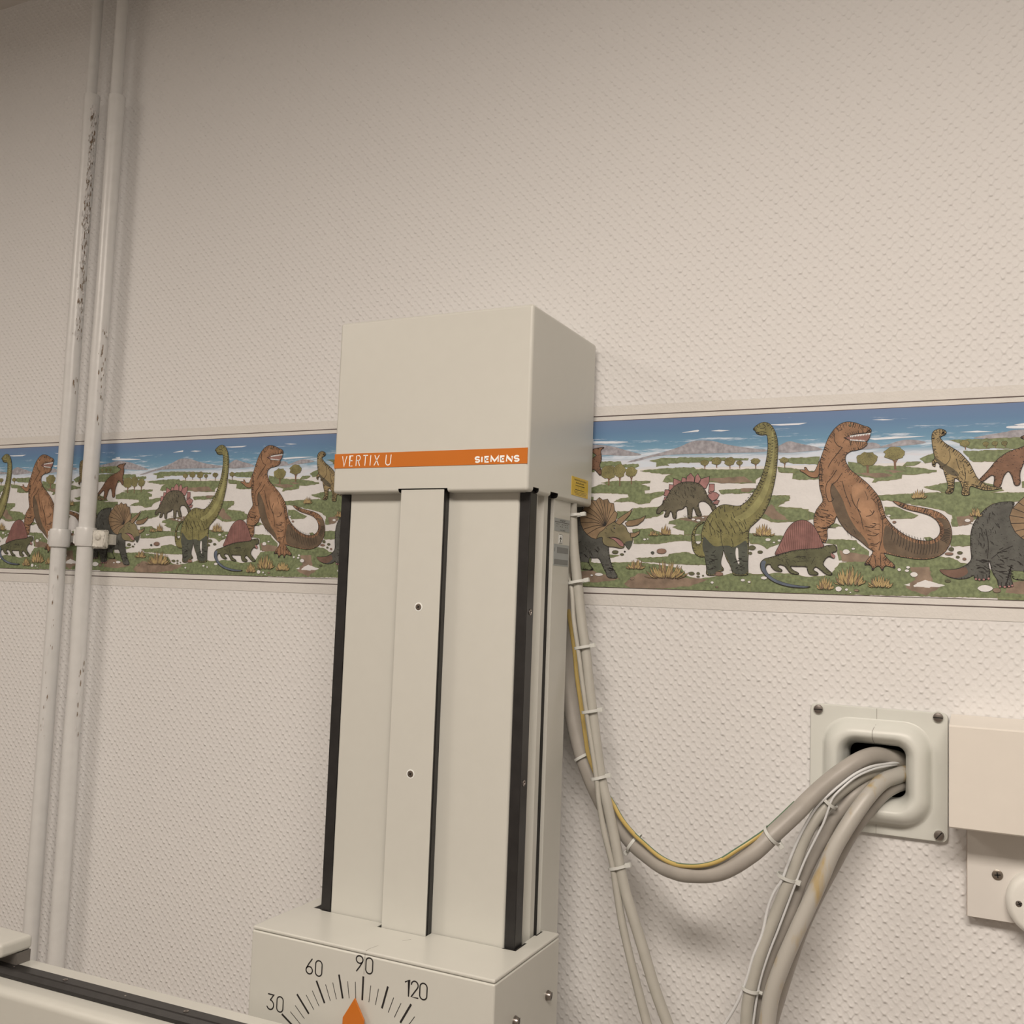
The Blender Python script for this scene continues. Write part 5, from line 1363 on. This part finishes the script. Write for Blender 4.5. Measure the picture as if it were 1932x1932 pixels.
bm=bmesh.new(); box(bm,(-1.62,-.3080,-.4845+0),(-1.1125,-.2900,-.4815)); 
t=thing('sliding_plate','cream rounded plate lying over the arm at the lower left edge','cover plate',(-1.3,-.32,-.49))
bm.free(); bm=bmesh.new(); box(bm,(-1.55,-.3560,-.4870),(-1.1120,-.3080,-.4690),.0055,4); link('plate_cover',bm,M['enamel'],t,True)
bm=bmesh.new(); box(bm,(-1.54,-.3300,-.5015),(-1.1135,-.3100,-.4872)); link('slider_foot',bm,M['foot'],t)

# ------------------------------------------------------------------ cable outlet, trunking, board and rosette
t=OUT=thing('cable_outlet','square pale grey-green cable outlet with raised collar, screwed to the wall','cable outlet',(-.125,-.003,-.2))
# plate as a frame of loft rings (rounded squares)
def ringloft(rings,n=8):
    bm=bmesh.new(); V=[]
    for hx,hz,r,y in rings: V.append([bm.verts.new((OX+px,y,OZ+pz)) for px,pz in rrect(0,0,hx,hz,r,n)])
    for i in range(len(V)-1):
        m_=len(V[i])
        for k in range(m_): bm.faces.new((V[i][k],V[i][(k+1)%m_],V[i+1][(k+1)%m_],V[i+1][k]))
    bmesh.ops.recalc_face_normals(bm,faces=bm.faces[:]); return bm
OX,OZ=-.1255,-.1992
pl=link('plate',ringloft([(.0745,.0706,.006,-.0005),(.0745,.0706,.006,-.0048),(.0738,.0699,.006,-.0060),(.0725,.0686,.0055,-.0062),(.0540,.0530,.028,-.0062)]),M['plastic'],t,True)
OX,OZ=-.1262,-.2000
prof=[(.0566,.0558,.0300,-.0060),(.0562,.0553,.0300,-.0095),(.0548,.0538,.0295,-.0140),(.0525,.0512,.0285,-.0150)]
prof=[(.0600,.0590,.0310,-.0063),(.0582,.0572,.0305,-.0070),(.0568,.0558,.0300,-.0095),(.0553,.0543,.0292,-.0140),(.0530,.0520,.0280,-.0185),(.0497,.0487,.0258,-.0218),(.0462,.0452,.0238,-.0236),(.0432,.0422,.0220,-.0239),(.0405,.0395,.0200,-.0225),(.0370,.0362,.0170,-.0185),(.0345,.0335,.0140,-.0130),(.0325,.0315,.0120,-.0065),(.0308,.0298,.0105,-.0005),(.0305,.0295,.0105,.012)]
link('collar',ringloft(prof),M['plastic'],t,True)
for x_,z_,a in ((-.1908,-.1350,.0),(-.0613,-.1336,-.02),(-.0602,-.2624,.9),(-.1900,-.2640,.5)):
    bm=bmesh.new(); lathe(bm,[(0,0),(.0068,0),(.0066,.0006),(0,.0006)],(x_,-.0061,z_),(0,-1,0),22); link('screw_seat',bm,M['plastic'],pl,True)
    screw(pl,(x_,-.0066,z_),(0,-1,0),.0054,'slot',M['steel'],.0030,a)
bm=bmesh.new()
FO=lambda x,z:(x,-.00630,z)
ribbon(bm,[(-.1262,-.2695),(-.1260,-.2572)],.0003,FO,cap=False); link('hairline_crack',bm,M['seam'],pl); bm=bmesh.new(); ribbon(bm,[(-.1262,-.1290),(-.1260,-.1440)],.0004,FO,cap=False)
#(bm,[(-.1262,-.2695),(-.1260,-.2572)],.0003,FO,cap=False)
L_=[(-.1260,-.0064,-.1437),(-.1262,-.0152,-.1465),(-.1276,-.0202,-.1495),(-.1292,-.0234,-.1535),(-.1292,-.0240,-.1570),(-.1292,-.0227,-.1605),(-.1288,-.0187,-.1638),(-.1284,-.0132,-.1665),(-.1280,-.0067,-.1685)]
for a,b in zip(L_,L_[1:]):
    a=Vector(a)+Vector((0,-.0003,.0001));b=Vector(b)+Vector((0,-.0003,.0001)); w_=Vector((.00022,0,0)); bm.faces.new([bm.verts.new(p) for p in (a-w_,a+w_,b+w_,b-w_)])
link('hairline_crack',bm,M['seam'],pl)
t=thing('cable_trunking','plain cream surface trunking running right from the cable outlet','trunking',(.9,-.02,-.19))
bm=bmesh.new(); box(bm,(-.0505,-.0400,-.2470),(1.85,-.0015,-.1372),.0016,2)
bm.free(); bm=bmesh.new()
prism(bm,[(-.0008,-.1290),(-.006,-.1293),(-.0583,-.1352),(-.0600,-.1368),(-.0600,-.2410),(-.0585,-.2425),(-.0008,-.2435)],'x',-.0480,1.85); link('trunking_cover',bm,M['trunk'],t)
bm=bmesh.new()
t=BRD=thing('mounting_board','white laminated board fixed to the wall under the trunking','mounting board',(.2,-.006,-.3))
bm=bmesh.new(); box(bm,(-.0316,-.0148,-.3418),(.42,-.0135,-.2482)); link('laminate_face',bm,M['board'],t)
bm=bmesh.new(); box(bm,(-.0321,-.0134,-.3424),(.42,-.0010,-.2480)); link('chipboard_core',bm,M['boardedge'],t)
screw(t,(-.0021,-.0150,-.2942),(0,-1,0),.0055,'cross',M['brass'],.0012,.15); screw(t,(.38,-.0150,-.2942),(0,-1,0),.0055,'cross',M['brass'],.0012,.4)
t=thing('junction_box','round domed cream junction box on the white board at the right edge','junction box',(.0405,-.015,-.315))
bm=bmesh.new(); lathe(bm,[(0,0),(.0350,0),(.0350,.006),(.0342,.010),(.0318,.0138),(.028,.0155),(.012,.0162),(0,.0164)],(.0405,-.0150,-.3165),(0,-1,0),48); jb=link('domed_lid',bm,M['rosette'],t,True)
screw(jb,(.0186,-.0293,-.3172),(0,-1,0),.0044,'cross',M['steel'],.0016,.5); screw(jb,(.062,-.0293,-.3172),(0,-1,0),.0044,'cross',M['steel'],.0016,.2)

# ------------------------------------------------------------------ cables
CAB=json.loads(r'''{"hang":[[-0.4898,-0.06,0.1045,0.0064],[-0.4858,-0.06,0.0524,0.0064],[-0.4765,-0.062,-0.0059,0.0064],[-0.4702,-0.064,-0.0441,0.0064],[-0.462,-0.067,-0.0818,0.0063],[-0.4554,-0.07,-0.119,0.0063],[-0.4482,-0.073,-0.1556,0.0063],[-0.4329,-0.08,-0.2263,0.0063],[-0.4223,-0.084,-0.2589,0.0063],[-0.4115,-0.087,-0.2928,0.0063],[-0.4021,-0.09,-0.3263,0.0063],[-0.3916,-0.093,-0.3591,0.0063],[-0.3718,-0.096,-0.4069,0.0064],[-0.3535,-0.098,-0.4539,0.0064],[-0.3367,-0.1,-0.4891,0.0064],[-0.3203,-0.1,-0.5244,0.0065]],
"thin":[[-0.5001,-0.06,0.0434,0.0027],[-0.4908,-0.062,0.0098,0.0027],[-0.4831,-0.067,-0.0062,0.0027],[-0.4773,-0.071,-0.0444,0.0027],[-0.4688,-0.074,-0.0819,0.0027],[-0.4611,-0.077,-0.1189,0.0027],[-0.4531,-0.08,-0.1554,0.0026],[-0.4361,-0.087,-0.2257,0.003],[-0.4295,-0.091,-0.2586,0.003],[-0.4206,-0.093,-0.2929,0.0036],[-0.4099,-0.094,-0.3266,0.0033],[-0.4016,-0.096,-0.36,0.0043],[-0.3934,-0.098,-0.3923,0.0047],[-0.3831,-0.1,-0.4249,0.0047],[-0.3729,-0.1,-0.4571,0.0051],[-0.3606,-0.1,-0.4942,0.0054],[-0.3478,-0.1,-0.5306,0.0055]],
"loop":[[-0.513,-0.032,0.0725,0.0104],[-0.5115,-0.031,0.0171,0.0104],[-0.5087,-0.03,-0.031,0.0104],[-0.5045,-0.032,-0.0855,0.0104],[-0.4958,-0.036,-0.1388,0.0104],[-0.4768,-0.042,-0.1991,0.0103],[-0.4605,-0.046,-0.2336,0.0103],[-0.4411,-0.052,-0.2634,0.0102],[-0.4227,-0.057,-0.2837,0.0102],[-0.4015,-0.068,-0.2964,0.0101],[-0.3849,-0.079,-0.3049,0.01],[-0.3526,-0.096,-0.3159,0.0098],[-0.3325,-0.106,-0.3184,0.0097],[-0.3115,-0.113,-0.3177,0.0096],[-0.2755,-0.119,-0.3086,0.0094],[-0.2436,-0.113,-0.2866,0.0094],[-0.2233,-0.102,-0.2656,0.0094],[-0.2004,-0.083,-0.2411,0.0095],[-0.1906,-0.071,-0.2293,0.0095],[-0.1704,-0.052,-0.2085,0.0096],[-0.1445,-0.034,-0.1878,0.0097],[-0.128,-0.014,-0.1816,0.0099],[-0.1111,0.006,-0.1848,0.01],[-0.102,0.02,-0.1887,0.0101]],
"earth":[[-0.4965,-0.045,-0.0306,0.0027],[-0.4856,-0.047,-0.0798,0.0027],[-0.4796,-0.051,-0.1119,0.0027],[-0.4711,-0.054,-0.1494,0.0027],[-0.463,-0.056,-0.1883,0.0027],[-0.4565,-0.058,-0.2121,0.0027],[-0.4394,-0.06,-0.2421,0.0027],[-0.4214,-0.066,-0.2612,0.0027],[-0.4063,-0.075,-0.2765,0.0027],[-0.3881,-0.087,-0.2878,0.0026],[-0.3723,-0.094,-0.2958,0.0026],[-0.3497,-0.106,-0.305,0.0026],[-0.3294,-0.113,-0.3093,0.0026],[-0.3095,-0.121,-0.3069,0.0025],[-0.2906,-0.127,-0.3017,0.0025],[-0.2738,-0.127,-0.2941,0.0025],[-0.2581,-0.123,-0.2826,0.0025],[-0.241,-0.113,-0.2698,0.0025],[-0.2282,-0.098,-0.2591,0.0025],[-0.2061,-0.064,-0.2353,0.0026]],
"c1":[[-0.102,0.02,-0.1959,0.0067],[-0.1124,0.008,-0.1972,0.0067],[-0.1238,-0.01,-0.2007,0.0066],[-0.1362,-0.026,-0.2027,0.0065],[-0.1485,-0.038,-0.2105,0.0065],[-0.1631,-0.048,-0.2234,0.0065],[-0.1759,-0.056,-0.2387,0.0064],[-0.1887,-0.064,-0.2592,0.0064],[-0.1982,-0.07,-0.2823,0.0064],[-0.2076,-0.076,-0.3139,0.0064],[-0.2163,-0.08,-0.3371,0.0065],[-0.2269,-0.084,-0.3679,0.0065],[-0.2379,-0.088,-0.4016,0.0065],[-0.2446,-0.09,-0.4282,0.0066],[-0.2494,-0.09,-0.4522,0.0066],[-0.2508,-0.09,-0.4744,0.0067],[-0.2514,-0.09,-0.507,0.0067]],
"c2":[[-0.1054,0.02,-0.2053,0.0074],[-0.1149,0.004,-0.2064,0.0073],[-0.1277,-0.015,-0.2104,0.0072],[-0.1443,-0.033,-0.2219,0.0072],[-0.1565,-0.04,-0.2368,0.0072],[-0.1689,-0.045,-0.2537,0.0072],[-0.1775,-0.05,-0.2719,0.0072],[-0.1879,-0.055,-0.2925,0.0072],[-0.1994,-0.06,-0.3198,0.0072],[-0.2085,-0.065,-0.3499,0.0072],[-0.2196,-0.069,-0.3776,0.0072],[-0.2304,-0.072,-0.4061,0.0073],[-0.2378,-0.075,-0.4385,0.0073],[-0.242,-0.076,-0.4775,0.0074],[-0.244,-0.076,-0.5107,0.0075]],
"c3":[[-0.0952,0.02,-0.2006,0.0091],[-0.1038,0.0,-0.2029,0.009],[-0.1169,-0.022,-0.207,0.0088],[-0.1287,-0.042,-0.2192,0.0087],[-0.1415,-0.055,-0.2387,0.0087],[-0.1531,-0.064,-0.259,0.0086],[-0.1641,-0.071,-0.2809,0.0086],[-0.1745,-0.078,-0.3083,0.0086],[-0.1886,-0.085,-0.3431,0.0087],[-0.1992,-0.09,-0.3693,0.0087],[-0.2121,-0.094,-0.4028,0.0088],[-0.2226,-0.096,-0.4364,0.0088],[-0.227,-0.097,-0.4668,0.0089],[-0.2293,-0.097,-0.4994,0.009]],
"c4":[[-0.0974,0.02,-0.214,0.0074],[-0.1061,0.002,-0.2159,0.0073],[-0.1187,-0.014,-0.2242,0.0073],[-0.1361,-0.0345,-0.2462,0.0072],[-0.1496,-0.038,-0.2676,0.0072],[-0.1655,-0.044,-0.3004,0.0072],[-0.1839,-0.052,-0.3388,0.0072],[-0.1982,-0.06,-0.3735,0.0073],[-0.2098,-0.066,-0.4109,0.0073],[-0.2196,-0.07,-0.4455,0.0074],[-0.2274,-0.072,-0.4758,0.0074],[-0.2326,-0.072,-0.5096,0.0075]],
"w1":[[-0.0952,0.02,-0.1886,0.0017],[-0.1011,0.008,-0.1888,0.0017],[-0.118,-0.02,-0.1894,0.0016],[-0.1302,-0.036,-0.1915,0.0016],[-0.1448,-0.046,-0.1994,0.0016],[-0.1587,-0.054,-0.2113,0.0016],[-0.1706,-0.061,-0.223,0.0016],[-0.1822,-0.066,-0.2361,0.0016],[-0.1925,-0.07,-0.2547,0.0016],[-0.2014,-0.075,-0.2748,0.0016],[-0.2106,-0.079,-0.3005,0.0016],[-0.2162,-0.082,-0.3172,0.0016],[-0.2244,-0.083,-0.3314,0.0016],[-0.2303,-0.085,-0.3483,0.0016],[-0.2352,-0.089,-0.3759,0.0016],[-0.2443,-0.092,-0.4014,0.0016],[-0.2509,-0.093,-0.4268,0.0016],[-0.2608,-0.092,-0.4537,0.0017],[-0.2745,-0.09,-0.4794,0.0017],[-0.2937,-0.088,-0.5116,0.0017]],
"w2":[[-0.0952,0.02,-0.1904,0.0013],[-0.1018,0.01,-0.1909,0.0013],[-0.1157,-0.018,-0.1916,0.0013],[-0.1281,-0.034,-0.1942,0.0013],[-0.1434,-0.047,-0.2022,0.0013],[-0.1562,-0.056,-0.2138,0.0013],[-0.1659,-0.062,-0.2255,0.0013],[-0.1706,-0.064,-0.2396,0.0013],[-0.1747,-0.066,-0.2524,0.0013],[-0.1804,-0.068,-0.2653,0.0013],[-0.1924,-0.073,-0.2923,0.0013],[-0.2011,-0.077,-0.3166,0.0013],[-0.2099,-0.08,-0.3428,0.0013],[-0.2196,-0.084,-0.3717,0.0013],[-0.2295,-0.087,-0.4003,0.0013],[-0.2378,-0.089,-0.4317,0.0013],[-0.2433,-0.09,-0.4728,0.0013],[-0.2456,-0.09,-0.5057,0.0013]]}''')
def drop(P,xe,ye):
    x,y,z,r=P[-1]; return P+[(x+(xe-x)*.4,y+(ye-y)*.3,z-.18,r),(xe,ye,z-.45,r),(xe,ye,-1.25,r),(xe+.02,ye-.01,FLOOR+r+.002,r),]
def cable(key,m,name,label,cat='cable',group=None,tail=None,pre=None):
    P=[tuple(p) for p in CAB[key]]
    if pre: P=pre+P
    if tail: P=drop(P,*tail)
    bm=bmesh.new(); tube(bm,P,16,6,twotone=.055 if key=='earth' else None); o=link(name,bm,m,None,True); return tag(o,label,cat,group)
G1='cables hanging beside the x-ray column'; G2='cables coming down out of the wall outlet'
cable('hang',M['cable'],'power_cable','thicker beige cable hanging straight down from the head cover beside the column','cable',G1,(-.27,-.056))
cable('thin',M['cable'],'power_cable','thinner beige cable tied to the left of the hanging cable beside the column','cable',G1,(-.33,-.062))
cable('loop',M['cable_dark'],'sheathed_cable','thick grey cable sagging in a loop from behind the column up to the wall outlet','cable',None,None,[(-.514,-.033,.103,.0104)])
cable('earth',M['earth'],'earth_wire','thin green and yellow earth wire lying along the sagging thick cable','wire')
cable('c1',M['cable'],'power_cable','beige cable with ties, leftmost of the cables curving down out of the wall outlet','cable',G2,(-.30,-.045))
cable('c2',M['cable_dark'],'power_cable','darker grey cable between the tied cable and the stained thick cable below the outlet','cable',G2,(-.275,-.034))
cable('c3',M['cable_stain'],'power_cable','thick grey cable with yellow-brown stains, in front on its way down from the outlet','cable',G2,(-.245,-.055))
cable('c4',M['cable_dark'],'power_cable','grey cable half hidden close to the wall behind the stained thick cable','cable',G2,(-.215,-.022))
cable('w1',M['wire'],'signal_wire','thin white wire along the left of the tied cable, drifting left at the bottom','wire','thin white wires from the outlet',(-.42,-.04))
cable('w2',M['wire'],'signal_wire','thin white wire along the right of the tied cable below the outlet','wire','thin white wires from the outlet',(-.285,-.040))
TIES=json.loads(r'''{"t0":[[-0.4849,-0.06,0.0896],[0.1222,0.0,-0.9925],0.0081,0.0075,1,1],
"t1":[[-0.4784,-0.0636,0.0047],[0.2097,0.0,-0.9778],0.0107,0.0085,1,1],
"t2":[[-0.4652,-0.0685,-0.076],[0.2105,0.0,-0.9776],0.01,0.0085,1,1],
"t3":[[-0.4503,-0.0748,-0.153],[0.2111,0.0,-0.9775],0.01,0.0085,1,1],
"t4":[[-0.434,-0.0824,-0.2299],[0.2978,0.0,-0.9546],0.0093,0.0085,1,1],
"t5":[[-0.4043,-0.0912,-0.3288],[0.2986,0.0,-0.9544],0.0106,0.008,1,1],
"a1":[[-0.4699,-0.0437,-0.2133],[0.5225,0.0,-0.8527],0.012,0.0125,1,0],
"a2":[[-0.3903,-0.0749,-0.3015],[0.8254,0.0,-0.5646],0.0123,0.0125,-1,1],
"a3":[[-0.2233,-0.102,-0.2656],[0.729,0.0,0.6845],0.0107,0.012,1,1],
"c1":[[-0.1703,-0.0546,-0.2313],[-0.6196,0.0,-0.7849],0.0087,0.0095,-1,1],
"c2":[[-0.2121,-0.0762,-0.3145],[-0.2928,0.0,-0.9562],0.0097,0.0085,1,1],
"c3":[[-0.2468,-0.09,-0.4365],[-0.1484,0.0,-0.9889],0.0086,0.0082,1,0]}''')
TL=dict(t0='cable tie topmost on the hanging pair, just under the head cover',t1='cable tie on the hanging pair level with the bottom of the dinosaur border',t2='cable tie on the hanging pair, first one below the dinosaur border',t3='cable tie on the hanging pair halfway between border and crossing of the cables',
 t4='cable tie on the hanging pair, just above where the thick loop crosses behind',t5='cable tie lowest on the hanging pair, below the loop crossing',a1='narrow tie around the thick looping cable beside the column',a2='tie around the thick looping cable where it starts to sag, right of the hanging pair',
 a3='tie around the thick looping cable on its rise to the outlet',c1='tie nearest the outlet on the beige cable with the white wires',c2='middle tie on the beige cable below the outlet',c3='lowest tie on the beige cable below the outlet, near the bottom edge')
for k_,(c,ax,r,dep,side,hd) in TIES.items():
    c=Vector(c); ax=Vector(ax).normalized(); sd=ax.cross(Vector((0,1,0))).normalized()
    if sd.x<0: sd=-sd
    dp=ax.cross(sd).normalized(); bm=bmesh.new(); n=26; rings=[]
    for i in range(n):
        a=2*math.pi*i/n; e=sd*math.cos(a)*(r+.0004)+dp*math.sin(a)*dep; o_=e.normalized()
        rings.append([bm.verts.new(c+e+ax*u+o_*v) for u,v in ((-.0017,0),(.0017,0),(.0017,.0009),(-.0017,.0009))])
    for i in range(n):
        for j in range(4): bm.faces.new((rings[i][j],rings[i][(j+1)%4],rings[(i+1)%n][(j+1)%4],rings[(i+1)%n][j]))
    bmesh.ops.recalc_face_normals(bm,faces=bm.faces[:])
    tt=thing('cable_tie',TL[k_],'cable tie',c,'white nylon cable ties'); link('strap',bm,M['tie'],tt,True)
    h=bmesh.new(); box(h,(-.0034,-.0026,-.0026),(.0034,.0026,.0026),.0006)
    Mx=Matrix((sd,-dp,ax)).transposed().to_4x4(); Mx.translation=c+sd*side*(r+.0030)
    bmesh.ops.transform(h,matrix=Mx,verts=h.verts[:]); bmesh.ops.recalc_face_normals(h,faces=h.faces[:])
    if hd: link('locking_head',h,M['tie'],tt,True)
    else:
        for v in h.verts: v.co=(v.co-Mx.translation)*.55+Mx.translation
        link('locking_head',h,M['tie'],tt,True)
